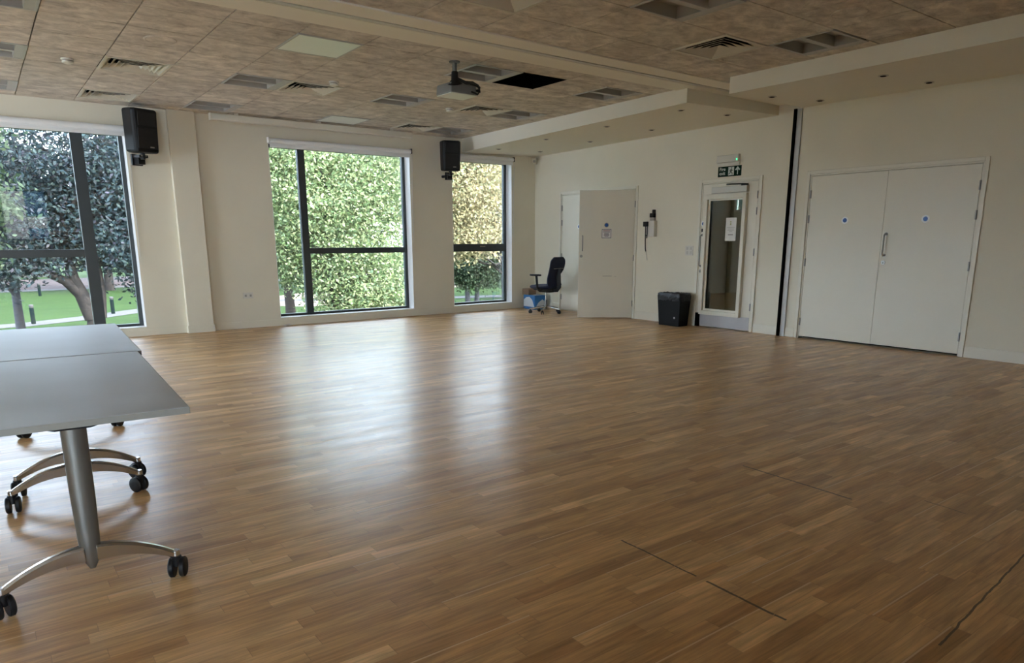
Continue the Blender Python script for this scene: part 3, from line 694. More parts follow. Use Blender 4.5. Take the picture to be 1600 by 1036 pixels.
for key, kind in holes.items():
    x0, x1, y0, y1 = cell_bounds(*key); c = ((x0+x1)/2, (y0+y1)/2, H)
    if kind == 'light':
        if L0 is None: L0 = make_light(); o = L0
        else: o = copy_tree(L0)
        o.location = c; tag(o, lab_light(key), 'ceiling light', 'recessed twin-louvre ceiling lights')
    elif kind == 'vent':
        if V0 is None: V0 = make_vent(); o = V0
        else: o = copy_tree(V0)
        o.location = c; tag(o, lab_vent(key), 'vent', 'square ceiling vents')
        if key[0] == 'b': o.scale = (1, 1.04, 1)
    elif kind == 'panel':
        near = key[2] == 0
        o = root('panel_light', c, 'flat white square ceiling panel, the larger one nearer the ceiling band' if near else 'flat white square ceiling panel just in front of the screen casing', 'panel light', group='flat white ceiling panels')
        make_panel(o)
    else:
        o = root('ceiling_hatch', c, 'dark open square where a ceiling tile is missing, right of the projector', 'hatch')
        h = .303; t = .004
        MB().box((-h,-h,0),(h,-h+t,.16)).box((-h,h-t,0),(h,h,.16)).box((-h,-h+t,0),(-h+t,h-t,.16)).box((h-t,-h+t,0),(h,h-t,.16)).build('opening_edge', M['gap'], o)
        MB().tube([(-.28,.1,.25),(.28,.12,.25)], .06, 14).build('duct', M['gap'], o)
        MB().box((.12,-.28,.16),(.16,.28,.2)).build('ceiling_rail', M['greyplastic'], o)
def round_cover(x, y, label):
    o = root('ceiling_speaker', (x, y, H), label, 'ceiling speaker', group='round ceiling speaker covers')
    MB().lathe([(.135,0),(.135,-.004),(.125,-.009),(.115,-.006)], n=40).build('rim', M['tile'], o)
    MB().cyl((0,0,-.0045),(0,0,-.0065),.113,40).build('cover', M['tile'], o)
round_cover(-7.17, -3.67, 'round flush ceiling speaker cover above the left window')
round_cover(-3.0, -7.66, 'round flush ceiling speaker cover at the top right')
def detector(x, y, label):
    o = root('smoke_detector', (x, y, H), label, 'smoke detector', group='small ceiling detectors')
    MB().lathe([(.055,0),(.055,-.012),(.048,-.016)], n=24).build('base', M['cream'], o)
    MB().lathe([(.038,-.016),(.038,-.026)], n=24).build('sensor_ring', M['greyplastic'], o)
    MB().lathe([(.05,-.026),(.048,-.038),(.03,-.046),(.012,-.048)], n=24).build('cap', M['cream'], o)
detector(-7.76, -2.42, 'cream smoke detector on the ceiling, upper left')
detector(-5.27, -2.98, 'small white smoke detector on the ceiling right of the centre-left vent')
detector(-3.36, -2.35, 'small smoke detector on the ceiling directly behind the projector')
SP = [(-1.356,-.69,'far end, outer row'),(-1.388,-2.0,'outer row, second from the window'),(-1.438,-3.386,'outer row, third from the window'),(-1.525,-4.774,'outer row, closest to the soffit end'),
      (-.478,-.73,'far end, inner row by the wall'),(-.552,-2.1,'inner row, second from the window'),(-.605,-3.46,'inner row, third from the window'),(-.685,-4.83,'inner row, closest to the soffit end')]
SP2 = [(-1.243,-5.85,'outer row, at the soffit corner'),(-1.303,-7.125,'outer row, further right'),(-.384,-5.93,'inner row, above the black seal strip'),(-.416,-7.17,'inner row, above the closed doors')]
SPOT = None
def spot(x, y, z, lab, tilt):
    global SPOT
    if SPOT is None:
        SPOT = root('recessed_spotlight', (0,0,0))
        MB().lathe([(.048,-.0005),(.048,-.004),(.036,-.006)], n=28).build('trim_ring', M['spot'], SPOT)
        MB().cyl((0,0,-.0062),(0,0,-.0075),.030,24).build('lamp_glass', M['gap'], SPOT); o = SPOT
    else: o = copy_tree(SPOT)
    o.location = (x, y, z); o.rotation_euler = tilt; tag(o, lab, 'spotlight', 'recessed soffit spotlights')
def zs1(x, y):
    v = min(1, -y/5.13); xe = -1.65 - .2*v; u = x/xe
    return (2.825 + .068*v)*(1-u) + (2.80 + .055*v)*u
for x, y, l in SP: spot(x, y, zs1(x, y) - .002, 'small spotlight in soffit over the glazed door, ' + l, (-.012, .016, 0))
for x, y, l in SP2:
    v = min(1, max(0, (-y-5.6)/7.7)); u = x/-1.88
    spot(x, y, (2.94-.04*v)*(1-u) + 2.853*u - .003, 'small spotlight in the right-hand soffit, ' + l, (.005, .04, 0))

# projection screen casing
s_ = root('projection_screen_casing', (-4.37, -.29, 2.955), 'long cream projection screen casing under the ceiling above the middle window', 'projection screen')
MB().box((-1.55,-.045,-.045),(1.55,.045,.04)).build('casing', M['cream'], s_, bevel=.012)
for x in (-1.55, 1.55): MB().box((x-.006 if x<0 else x-.004,-.05,-.05),(x+.004 if x<0 else x+.006,.05,.045)).build('end_cap', M['cream'], s_, bevel=.006)
for x in (-1.2,0,1.2): MB().box((x-.03,-.01,.04),(x+.03,.01,.07)).build('hanger', M['cream'], s_)

# projector
pj = root('projector', (-4.575, -4.425, H), 'grey and white projector hanging from the ceiling with black cables', 'projector', rz=.02)
MB().cyl((-.1,-.12,0),(-.1,-.12,-.15),.024,18).lathe([(.055,0),(.055,-.012),(.03,-.016)], c=(-.1,-.12,0), n=24).build('ceiling_pole', M['aludull'], pj)
MB().tube([(-.1,-.12,-.095),(-.1,-.12,-.17),(-.09,-.11,-.205)], [.032,.036,.075], 14).build('bracket', M['black'], pj)
b_ = MB().hexa([(-.16,-.14,-.29),(.16,-.14,-.29),(.17,.13,-.29),(-.17,.13,-.29)],[(-.15,-.13,-.19),(.15,-.13,-.19),(.16,.12,-.19),(-.16,.12,-.19)]).build('body', M['proj'], pj, bevel=.012)
MB().box((-.158,-.138,-.297),(.165,.132,-.289)).build('underside_cover', M['projwhite'], b_, bevel=.005)
MB().cyl((.09,.12,-.25),(.09,.15,-.25),.035,20).build('lens', M['black'], b_)
MB().tube([(-.08,-.13,-.15),(-.02,-.19,-.19),(.06,-.2,-.185),(.15,-.17,-.2),(.19,-.14,-.25),(.16,-.145,-.28),(.08,-.15,-.265)], .009, 8).tube([(-.08,-.12,-.16),(0,-.17,-.2),(.1,-.18,-.195),(.19,-.14,-.21),(.2,-.13,-.25),(.15,-.14,-.25)], .009, 8).tube([(-.06,-.13,-.17),(.04,-.18,-.2),(.13,-.19,-.215),(.18,-.15,-.235),(.14,-.142,-.245)], .009, 8).build('cable', M['cable'], pj)

# loudspeakers on brackets
def speaker(x, y, z, rz, label, sc_=1.0, tilt=.06):
    r = root('loudspeaker', (x, y, z), label, 'loudspeaker', rz=rz, group='wall loudspeakers'); r.scale = (sc_,)*3
    f = [(-.17,-.155,.02),(.17,-.155,.02)]
    body = MB().prism([(-.15,-.15),(.15,-.15),(.178,-.10),(.178,.08),(.11,.17),(-.11,.17),(-.178,.08),(-.178,-.10)], -.27, .27, 'z')
    body.v = [(vx*(1 if vz > 0 else .93), vy - (.012 if vz < 0 else 0), vz) for vx, vy, vz in body.v]
    b = body.build('cabinet', M['black'], r, bevel=.03)
    MB().box((-.135,-.168,-.22),(.135,-.150,.03)).build('grille', M['grille'], b, bevel=.02)
    MB().box((-.12,-.163,.06),(.12,-.150,.225)).build('horn', M['grille'], b, bevel=.012)
    MB().box((.02,-.172,-.205),(.075,-.168,-.19)).build('badge', M['greyplastic'], b)
    b.rotation_euler.x = tilt
    k = MB().box((-.06,-.02,-.33),(.06,.16,-.295)).box((-.07,.13,-.42),(.07,.16,-.28)).cyl((0,.0,-.35),(0,.0,-.26),.03,14).box((-.045,.03,-.41),(.045,.14,-.33))
    k.build('wall_bracket', M['blackmetal'], r)
    MB().cyl((-.03,-.02,-.305),(-.03,-.026,-.305),.012,10).cyl((.03,-.02,-.305),(.03,-.026,-.305),.012,10).build('bolt', M['alu'], r)
    # arm back to the wall plane (wall face at world y = 0)
    c_, s__ = math.cos(-rz), math.sin(-rz); dw = (-y)/sc_ - .005
    wx, wy = (-s__*dw, c_*dw)
    MB().tube([(0,.15,-.35),(wx, wy, -.35)], .025, 12).build('wall_arm', M['blackmetal'], r)
    return r
speaker(-6.80, -.26, 2.69, math.radians(22), 'black loudspeaker on the wall between the left window and the pier', 1.0)
speaker(-2.07, -.27, 2.685, math.radians(-18), 'black loudspeaker on the wall between the middle and the narrow window', .9)

# ------------------------------------------------------------------ tables
def make_caster(parent, x, y, rz):
    c = bpy.data.objects.new('caster', None); COL.objects.link(c); c.parent = parent; c.location = (x, y, 0); c.rotation_euler.z = rz
    return c
def caster_mesh():
    m_ = MB()
    for s in (-1, 1):
        m_.lathe([(.012, s*.0095), (.037, s*.0095), (.040, s*.013), (.040, s*.026), (.034, s*.031), (.012, s*.032)], c=(.012, 0, .0402), n=24, axis='y')
    m_.prism([(.012+.046*math.cos(t), .0402+.046*math.sin(t)) for t in [PI*(.02+.5*i/8) for i in range(9)]] + [(.012-.02, .07), (.012, .05)], -.0085, .0085, 'y')
    m_.cyl((0,0,.05),(0,0,.093),.0125,12); m_.cyl((0,0,.084),(0,0,.092),.019,14)
    return m_
def make_table(loc, rz, label, L_=1.5, W_=.70, feet=(-.58, .58), rots=(0,1,2,3)):
    t = root('folding_table', loc, label, 'table', rz=rz, group='grey tables on wheels standing end to end')
    hz = .73
    MB().box((-W_/2, -L_/2, hz-.025), (W_/2, L_/2, hz)).build('tabletop', [M['tabletop']], t, bevel=.003)
    ed = MB(); e = .0015
    ed.box((-W_/2-e, -L_/2-e, hz-.024), (W_/2+e, -L_/2+.0005, hz-.002)).box((-W_/2-e, L_/2-.0005, hz-.024), (W_/2+e, L_/2+e, hz-.002)).box((W_/2-.0005, -L_/2-e, hz-.024), (W_/2+e, L_/2+e, hz-.002)).box((-W_/2-e, -L_/2-e, hz-.024), (-W_/2+.0005, L_/2+e, hz-.002))
    ed.build('edge_band', M['tableedge'], t)
    MB().tube([(0, feet[0], hz-.065), (0, feet[1], hz-.065)], .024, 14).build('cross_rail', M['black'], t)
    for fi, fy in enumerate(feet):
        MB().hexa([(-.055,fy-.035,hz-.075),(.055,fy-.035,hz-.075),(.055,fy+.035,hz-.075),(-.055,fy+.035,hz-.075)],[(-.24,fy-.02,hz-.027),(.24,fy-.02,hz-.027),(.24,fy+.02,hz-.027),(-.24,fy+.02,hz-.027)]).build('top_bracket', M['blackmetal'], t, bevel=.004)
        MB().tube([(0,fy,hz-.075),(0,fy,.42),(0,fy,.24),(0,fy,.165),(0,fy,.118)], [.041,.040,.036,.032,.010], 20, sx=.62, up=(1,0,0)).build('post', M['aludull'], t)
        for s in (-1, 1):
            pts = []; n = 12; vs = []
            for i in range(n+1):
                u = i/n; x = s*(.018 + .262*u); zt = .212 - .012*u - .085*u*u; th = .062*(1-u) + .030*u
                w = .022*(1-u) + .014*u
                zb = zt - th
                vs += [(x, fy-w*.62, zt), (x, fy+w*.62, zt), (x, fy+w, zt-.010), (x, fy+w*.8, zb), (x, fy-w*.8, zb), (x, fy-w, zt-.010)]
            fs = [(0,1,2,3,4,5), tuple(range(n*6+5, n*6-1, -1))]
            for i in range(n):
                for k in range(6): a = i*6+k; b = i*6+(k+1) % 6; fs.append((a, b, b+6, a+6))
            m_ = MB().add(vs, fs); xe = s*.278
            m_.cyl((xe, fy, .118), (xe, fy, .092), .0155, 14)
            m_.build('foot_arm', M['alu'], t, bevel=.003)
            cm = caster_mesh().build('caster', M['black'], t, loc=(s*.278, fy, 0))
            cm.rotation_euler.z = [1.9, 1.2, 1.5, 2.2, .8, 1.0][(fi*2 + (s+1)//2 + rots[0]) % 6]
    return t
make_table((-8.492, -7.50, 0), math.radians(-3.2), 'grey-topped table on wheels nearest the viewer, with polished arched feet', 1.525, .70, (-.535, .64), (0,))
make_table((-8.388, -5.97, 0), math.radians(-3.2), 'grey-topped table on wheels behind the nearer table, close to the left window', 1.50, .70, (-.64, .69), (2,))

# ------------------------------------------------------------------ bin
bn = root('waste_bin', (-.215, -3.70, 0), 'black plastic waste bin with liner beside the glazed door', 'bin')
def ringbox(hx, hy, z): return [(-hx,-hy,z),(hx,-hy,z),(hx,hy,z),(-hx,hy,z)]
m_ = MB(); a = ringbox(.105,.195,0); b = ringbox(.128,.225,.46); ai = ringbox(.098,.188,.01); bi = ringbox(.120,.217,.46)
m_.add(a+b+ai+bi, [(0,3,2,1),(8,9,10,11)] + [(i,(i+1)%4,(i+1)%4+4,i+4) for i in range(4)] + [(i+8,i+12,(i+1)%4+12,(i+1)%4+8) for i in range(4)] + [(i+4,(i+1)%4+4,(i+1)%4+12,i+12) for i in range(4)])
m_.build('body', M['binplastic'], bn, bevel=.006)
rng = random.Random(3); n = 44; vs = []
for z, g in ((.40, .012), (.43, .016), (.475, .020), (.497, .010), (.485, -.012), (.42, -.022)):
    for k in range(n):
        t = 2*PI*k/n; c_, s__ = math.cos(t), math.sin(t); p = 5.0
        rr = (abs(c_/(.128+g))**p + abs(s__/(.225+g))**p)**(-1/p)
        rr += rng.uniform(-.004, .004) if z != .40 else rng.uniform(-.002, .006)
        vs.append((rr*c_, rr*s__, z + rng.uniform(-.006, .006) - (.02*rng.random() if z == .40 else 0)))
fs = []
for i in range(5):
    for k in range(n): a_ = i*n+k; b__ = i*n+(k+1) % n; fs.append((a_, b__, b__+n, a_+n))
MB().add(vs, fs, 0, True).build('bin_liner', M['binbag'], bn, fix=False)
MB().cyl((-.118,-.12,.13),(-.1215,-.12,.13),.016,16).build('bin_sticker', M['greyplastic'], bn)

# boxes in the corner
bx = root('paper_carton', (-.245, -.30, 0), 'blue and white cardboard carton on the floor in the corner behind the chair', 'box', rz=-.12)
MB().box((-.125,-.20,0),(.125,.20,.265)).build('box_body', M['boxblue'], bx, bevel=.003)
x = -.1262
MB().add([(x,-.19,.05),(x,.19,.045),(x,.19,.17),(x,.10,.22),(x,-.02,.235),(x,-.12,.18),(x,-.19,.06)], [(0,1,2,3,4,5,6)]).add([(-.10,-.2012,.04),(.11,-.2012,.04),(.11,-.2012,.15),(.05,-.2012,.19),(-.04,-.2012,.13)], [(0,1,2,3,4)]).build('printed_panel', M['boxwhite'], bx, fix=False)
MB().box((-.06,-.14,.265),(.06,.12,.2662)).build('box_label', M['boxwhite'], bx)
br = root('brown_carton', (-.27, -.17, .2665), 'small brown carton resting on the blue and white carton', 'box', rz=.1)
MB().box((-.10,-.09,0),(.10,.10,.115)).build('box_body', M['carton'], br, bevel=.012)
MB().box((-.101,-.012,.02),(.101,.012,.1165)).build('packing_tape', M['boxwhite' if False else 'carton'], br)

# litter on the floor
lt = MB(); rng = random.Random(5); n = 12
vs = [(0,0,.012)]
for rI, rr in enumerate((.03, .06)):
    for k in range(n): t = 2*PI*k/n; vs.append((rr*math.cos(t)*1.4*rng.uniform(.7,1.2), rr*math.sin(t)*rng.uniform(.6,1.1), rng.uniform(.002,.03)))
fs = [(0, 1+k, 1+(k+1) % n) for k in range(n)] + [(1+k, 1+n+k, 1+n+(k+1) % n, 1+(k+1) % n) for k in range(n)]
o = lt.add(vs, fs).build('crumpled_tissue', M['paper'], loc=(-5.0, -.09, .001)); tag(o, 'crumpled white tissue on the floor below the middle window', 'litter')

# ------------------------------------------------------------------ office chair
ch = root('office_chair', (-.60, -1.07, 0), 'navy swivel office chair with five-wheel base near the open door', 'chair', rz=math.radians(14))
# local: chair faces +y
def cushion(hx, hy, z, th, name, m_, parent, dome=.012, n=5.0, y0=0):
    N_ = 36; vs = []; rings = [(0.90,-th/2),(1.0,-th*.2),(1.0,th*.2),(.92,th*.5),(.55,th*.5+dome),(.05,th*.5+dome*1.3)]
    for s_r, dz in rings:
        for k in range(N_):
            t = 2*PI*k/N_; c_, s__ = math.cos(t), math.sin(t); rr = (abs(c_)**n + abs(s__)**n)**(-1/n)
            vs.append((hx*rr*c_*s_r, y0 + hy*rr*s__*s_r, z+dz))
    fs = [tuple(range(N_-1,-1,-1)), tuple(range(5*N_, 6*N_))]
    for i in range(5):
        for k in range(N_): a_ = i*N_+k; b__ = i*N_+(k+1) % N_; fs.append((a_, b__, b__+N_, a_+N_))
    return MB().add(vs, fs, 0, True).build(name, m_, parent)
cushion(.235, .235, .475, .055, 'seat', M['fabric'], ch, .012, 3.2, .03)
cushion(.20, .19, .435, .035, 'seat_pan', M['black'], ch, 0, 4, .0)
MB().hexa([(-.07,-.14,.375),(.07,-.14,.375),(.07,.1,.375),(-.07,.1,.375)],[(-.11,-.17,.425),(.11,-.17,.425),(.11,.14,.425),(-.11,.14,.425)]).build('tilt_mechanism', M['black'], ch, bevel=.01)
MB().tube([(0,0,.38),(0,0,.22)], .014, 14).build('gas_lift', M['alu'], ch)
MB().tube([(0,0,.24),(0,0,.08)], [.026,.03], 16).build('column', M['aludull'], ch)
# backrest: curved shell with waist
nu, nv = 12, 14; vs = []
for side in (0, 1):
    for i in range(nv+1):
        v = i/nv; z = .50 + .50*v
        w = .215 - .045*math.exp(-((v-.30)/.20)**2) if v < .8 else .215*math.sqrt(max(.0, 1-((v-.8)/.215)**2*.75))
        for k in range(nu+1):
            u = k/nu*2-1
            yb = -.235 - .05*v + .055*math.exp(-((v-.28)/.22)**2) + .05*u*u*(1-.5*v)
            vs.append((u*w, yb - (.022 if side else 0), z))
fs = []; S = (nu+1)*(nv+1)
for i in range(nv):
    for k in range(nu):
        a_ = i*(nu+1)+k; q = (a_, a_+1, a_+nu+2, a_+nu+1); fs.append(q); fs.append(tuple(x+S for x in q[::-1]))
for i in range(nv):
    for k in (0, nu):
        a_ = i*(nu+1)+k; fs.append((a_, a_+nu+1, a_+nu+1+S, a_+S))
for k in range(nu):
    for i in (0, nv):
        a_ = i*(nu+1)+k; fs.append((a_, a_+1, a_+1+S, a_+S))
MB().add(vs, fs, 0, True).build('backrest', M['fabric'], ch)
MB().tube([(-.15,-.285,.80),(0,-.30,.805),(.15,-.285,.80)], .006, 8).build('lumbar_strap', M['greyplastic'], ch)
MB().tube([(0,-.13,.41),(0,-.25,.42),(0,-.285,.48),(0,-.27,.58),(0,-.275,.72),(0,-.30,.80)], [.03,.035,.05,.06,.05,.03], 12, sx=.3).build('back_spine', M['black'], ch)
for s in (-1, 1):
    MB().tube([(s*.10,-.03,.415),(s*.25,-.03,.43),(s*.285,-.02,.48),(s*.285,.0,.68)], [.016,.018,.02,.022], 12).build('armrest_post', M['black'], ch)
    ap = MB(); N_ = 20; vs = []
    for z in (.675,.68,.70,.705):
        q = .9 if z in (.675,.705) else 1
        for k in range(N_): t = 2*PI*k/N_; vs.append((s*.285+.042*q*math.cos(t), .02+.125*q*math.sin(t), z))
    fs = [tuple(range(N_-1,-1,-1)), tuple(range(3*N_,4*N_))] + [(i*N_+k, i*N_+(k+1)%N_, (i+1)*N_+(k+1)%N_, (i+1)*N_+k) for i in range(3) for k in range(N_)]
    ap.add(vs, fs, 0, True).build('armrest_pad', M['black'], ch)
cmesh = None
for k in range(5):
    t = 2*PI*k/5 + 1.05; dx, dy = math.cos(t), math.sin(t)
    pts = [(dx*r_, dy*r_, z) for r_, z in ((.02,.115),(.12,.108),(.22,.088),(.29,.078))]
    MB().tube(pts, [.024,.020,.016,.013], 10, sx=.9).build('base_arm', M['alu'], ch)
    if cmesh is None:
        cm = caster_mesh(); cm.v = [(a*.72, b*.8, c*.72) for a, b, c in cm.v]; co = cm.build('caster', M['black'], ch); cmesh = co.data
    else: co = bpy.data.objects.new('caster', cmesh); COL.objects.link(co); co.parent = ch
    co.location = (dx*.285, dy*.285, 0); co.rotation_euler.z = t + 1.3 + k

# ------------------------------------------------------------------ the park outside
struct(MB().add([(-160,.3,GY),(200,.3,GY),(200,260,GY),(-160,260,GY)], [(0,1,2,3)]), 'lawn', M['lawn'], 'sunlit green lawn of the park outside', 'lawn', fix=False)
def strip(pts, w, z, name, m_, label, cat):
    mb = MB(); vs = []
    for i, p in enumerate(pts):
        a = Vector(pts[max(0, i-1)]); b = Vector(pts[min(len(pts)-1, i+1)]); d = (b-a).normalized(); nrm = Vector((-d.y, d.x))
        vs += [(p[0]+nrm.x*w/2, p[1]+nrm.y*w/2, z), (p[0]-nrm.x*w/2, p[1]-nrm.y*w/2, z)]
    mb.add(vs, [(2*i, 2*i+1, 2*i+3, 2*i+2) for i in range(len(pts)-1)]); return struct(mb, name, m_, label, cat, fix=False)
strip([(-40,38),(-20,41),(-7,42),(-3,44.5),(2,49),(12,50),(24,44),(34,40),(60,36)], 2.4, GY+.02, 'path', M['path'], 'pale winding path across the lawn', 'path')
strip([(-60,76),(-10,78),(6,80),(40,84),(80,86)], 3, GY+.02, 'path', M['path'], 'pale far path behind the lawn', 'path')
strip([(-60,92),(-5,92),(40,96),(90,100)], 24, GY+.03, 'paved_square', M['brick'], 'reddish paved area beyond the lawn', 'paving')
strip([(9,46),(14,50),(22,56),(40,62)], 9, GY+.015, 'earth_bed', M['earth'], 'bare sandy earth under the trees', 'ground')

def leaves(blobs, n, size, seed, clump=.55, per=34):
    """leaf-shaped quads in clumps filling ellipsoids; blobs = (cx,cy,cz,rx,ry,rz,weight)"""
    g = np.random.default_rng(seed); W_ = np.array([b[6] for b in blobs], float); W_ /= W_.sum()
    nc = max(1, n//per); idx = g.choice(len(blobs), nc, p=W_)
    B_ = np.array([b[:6] for b in blobs])[idx]
    d = g.normal(size=(nc,3)); d /= np.linalg.norm(d, axis=1)[:,None]; rad = g.random(nc)**.45
    C_ = B_[:, :3] + d*rad[:,None]*B_[:, 3:6]
    C_ = np.repeat(C_, per, axis=0); m_ = len(C_)
    P = C_ + g.normal(size=(m_,3))*clump*np.array([1,1,.55])
    nrm = g.normal(size=(m_,3)) + np.array([0,-.5,.9]); nrm /= np.linalg.norm(nrm, axis=1)[:,None]
    a = np.cross(nrm, g.normal(size=(m_,3))); a /= np.linalg.norm(a, axis=1)[:,None]; b = np.cross(nrm, a)
    s = size*g.uniform(.6, 1.35, m_)[:,None]
    V_ = np.stack([P - a*s*.6, P + b*s*.30 - a*s*.05, P + a*s*.6 + nrm*s*.12, P - b*s*.30 - a*s*.05], 1).reshape(-1, 3)
    return V_, m_
def foliage(parent, blobs, n, size, seed, m_, name='foliage', clump=.55, per=34):
    V_, k = leaves(blobs, n, size, seed, clump, per); me = bpy.data.meshes.new(name)
    me.vertices.add(len(V_)); me.vertices.foreach_set('co', V_.astype(np.float32).ravel())
    me.loops.add(4*k); me.loops.foreach_set('vertex_index', np.arange(4*k, dtype=np.int32))
    me.polygons.add(k); me.polygons.foreach_set('loop_start', np.arange(0, 4*k, 4, dtype=np.int32))
    me.update(calc_edges=True); me.materials.append(m_)
    o = bpy.data.objects.new(name, me); COL.objects.link(o); o.parent = parent
    return o
def limbs(parent, base_r, paths, m_, name='trunk'):
    mb = MB()
    for pts, r0, r1 in paths:
        n = len(pts); mb.tube(pts, [r0 + (r1-r0)*i/(n-1) for i in range(n)], 10)
    return mb.build(name, m_, parent)
def crooked(a, b, n, j, rng):
    a, b = Vector(a), Vector(b); out = []
    for i in range(n+1):
        p = a.lerp(b, i/n)
        if 0 < i < n: p += Vector((rng.uniform(-j, j), rng.uniform(-j, j), rng.uniform(-j, j)))
        out.append(tuple(p))
    return out
def tree(x, y, label, cat_m, blobs, n, size, seed, trunk_r=.25, fork=2.0, bark='bark', nb=9, clump=.55, lean=(0,0), extra=None, hi=None):
    t = root('tree', (x, y, GY), label, 'tree'); rng = random.Random(seed)
    top = max(b[2]+b[5]*.5 for b in blobs)
    paths = [(crooked((0,0,-.2), (lean[0],lean[1],fork), 4, trunk_r*.2, rng), trunk_r*1.25, trunk_r*.85)]
    for i in range(nb):
        b = blobs[i % len(blobs)]
        tip = (b[0]+rng.uniform(-.6,.6)*b[3], b[1]+rng.uniform(-.6,.6)*b[4], b[2]+rng.uniform(-.4,.6)*b[5])
        st = (lean[0],lean[1],fork*rng.uniform(.75,1)) if hi is None else (lean[0]+rng.uniform(-.4,.8),lean[1],rng.uniform(hi,hi+2))
        paths.append((crooked(st, tip, 6, .22, rng), trunk_r*rng.uniform(.3,.5), .015))
    if extra: paths += extra
    limbs(t, trunk_r, paths, M[bark]); foliage(t, blobs, n, size, seed, M[cat_m], clump=clump)
    return t
# near forked tree outside the left window, its shade put into the leaf colour
tree(-5.82, 16, 'large blue-green tree coloured as if in shade, with forked grey trunk outside the left window', 'leaf_shaded',
     [(-1.5,0,6.6,4.2,2.2,2.2,3),(1.8,.3,6.3,3.0,2.2,2.4,2.4),(-2.4,-.3,4.5,1.6,1.6,.7,1.0),(.6,0,4.9,1.6,1.4,.7,.7),(2.5,.4,3.9,1.3,1.5,.9,1.1),(.3,.3,8.8,4.5,2.8,2.2,2.4),(-5,0,6.8,2.4,2.0,2.6,1.2)],
     62000, .125, 11, .30, 2.85, 'bark', 18, .36, hi=4.6, extra=[(((-.08,0,2.6),(-.30,0,3.3),(-.50,0,3.9),(-.62,.1,5.0),(-.5,0,7)), .27, .07), (((-.36,0,3.4),(-.75,-.1,3.85),(-1.3,-.2,4.15),(-2.4,-.2,4.35)), .19, .06), (((.12,0,2.6),(.22,0,3.4),(.20,0,4.4),(.45,.1,6.0),(.9,0,8.5)), .19, .06), (((.5,0,4.7),(1.1,0,4.1),(1.9,.1,4.0),(2.7,.1,3.7)), .07, .02)])
tree(-7.75, 21, 'slim pale-barked tree left of the forked tree', 'leaf_shaded', [(-.8,0,6.5,2.6,2.0,2.2,2),(-.6,0,4.5,1.2,1.0,.8,.6)], 14000, .13, 12, .15, 4.0, 'barkpale', 6, .4)
tree(-10.6, 13, 'bright green conifer-like tree at the left picture edge', 'leaf_mid', [(1.9,0,6.2,.9,.9,.9,1),(1.5,0,7.8,1.2,1,1,1),(-.5,0,6.5,2,2,3,1.4),(1.6,0,4.9,.7,.8,.6,.5)], 9000, .16, 13, .2, 3.0, 'bark', 6, .3)
# bright tree in the middle window
tree(3.0, 16.5, 'broad bright green tree filling the middle window', 'leaf_green',
     [(-.4,0,6.2,3.8,2.6,2.8,3),(1.2,-.4,3.2,2.7,2.0,1.9,2.2),(-2.2,.2,8.6,3.4,2.4,2.4,1.6),(2.0,.2,8.2,3.2,2.4,2.6,1.8),(-1.6,.4,4.6,1.3,1.4,1.3,.6),(-2,.3,11.0,2.6,2.0,1.2,.3)], 84000, .125, 21, .2, 2.2, 'bark', 16, .42)
tree(4.5, 27, 'green tree with dark trunk seen through the left pane of the middle window', 'leaf_green', [(-.6,0,7.4,4.2,3,2.6,2),(0,0,5.4,2.6,2.2,1.0,1),(-.5,0,10.5,4,3,2.5,1.4)], 24000, .24, 22, .26, 3.4, 'bark', 10, .6)
# yellow tree in the narrow window
tree(13.6, 19.5, 'yellow autumn tree outside the narrow corner window', 'leaf_yellow',
     [(-2.7,0,7.4,3.6,2.2,2.6,3),(-2.9,0,5.1,2.6,1.8,1.0,1.3),(-3.2,0,10.2,3,2.2,2,1.2)], 46000, .15, 31, .2, 4.2, 'bark', 12, .42)
tree(15.13, 25.5, 'green tree with grey trunk below the yellow tree, left one of the two trunks', 'leaf_mid', [(-.5,-.3,4.3,2.9,2.0,1.5,2),(.2,0,2.9,2.4,1.8,.6,.6)], 22000, .15, 32, .16, 2.6, 'barkpale', 9, .42, hi=3.4)
tree(15.80, 25.5, 'green tree with grey trunk below the yellow tree, right one of the two trunks', 'leaf_mid', [(1.0,.3,4.2,2.8,2.0,1.5,2),(1.4,0,3.0,1.6,1.6,.6,.6)], 18000, .15, 33, .15, 2.6, 'barkpale', 8, .42, hi=3.4)
# more distant trees
for i, (x, y, s) in enumerate([(-28,70,1.3),(-17,62,1.15),(-8,88,1.5),(2,74,1.3),(10,95,1.5),(20,64,1.3),(29,74,1.5),(36,58,1.3),(52,72,1.4),(62,42,1.1),(64,60,1.4),(30,38,.9),(-36,52,1.1)]):
    lab = ['hazy green tree far across the park, %s' % w for w in ('beyond the left edge','left of the forked trunk','straight behind the forked trunk','behind the right pane of the left window','hidden behind the pier','behind the middle window, leftmost','behind the middle window, second','behind the middle window, third','behind the middle window, rightmost','behind the narrow window, left','behind the narrow window, right','nearer one beside the narrow window','far left beyond the picture')][i]
    tree(x, y, lab, 'leaf_far' if i % 2 else 'leaf_mid', [(0,0,6.0*s,4.6*s,3.6*s,3.4*s,3),(1.5*s,0,9*s,3.4*s,3*s,2.6*s,1.4),(-1.6*s,0,3.6*s,3.4*s,2.6*s,1.6*s,1)], 9000, .42*s, 60+i, .3*s, 3*s, 'bark', 5, 1.0)
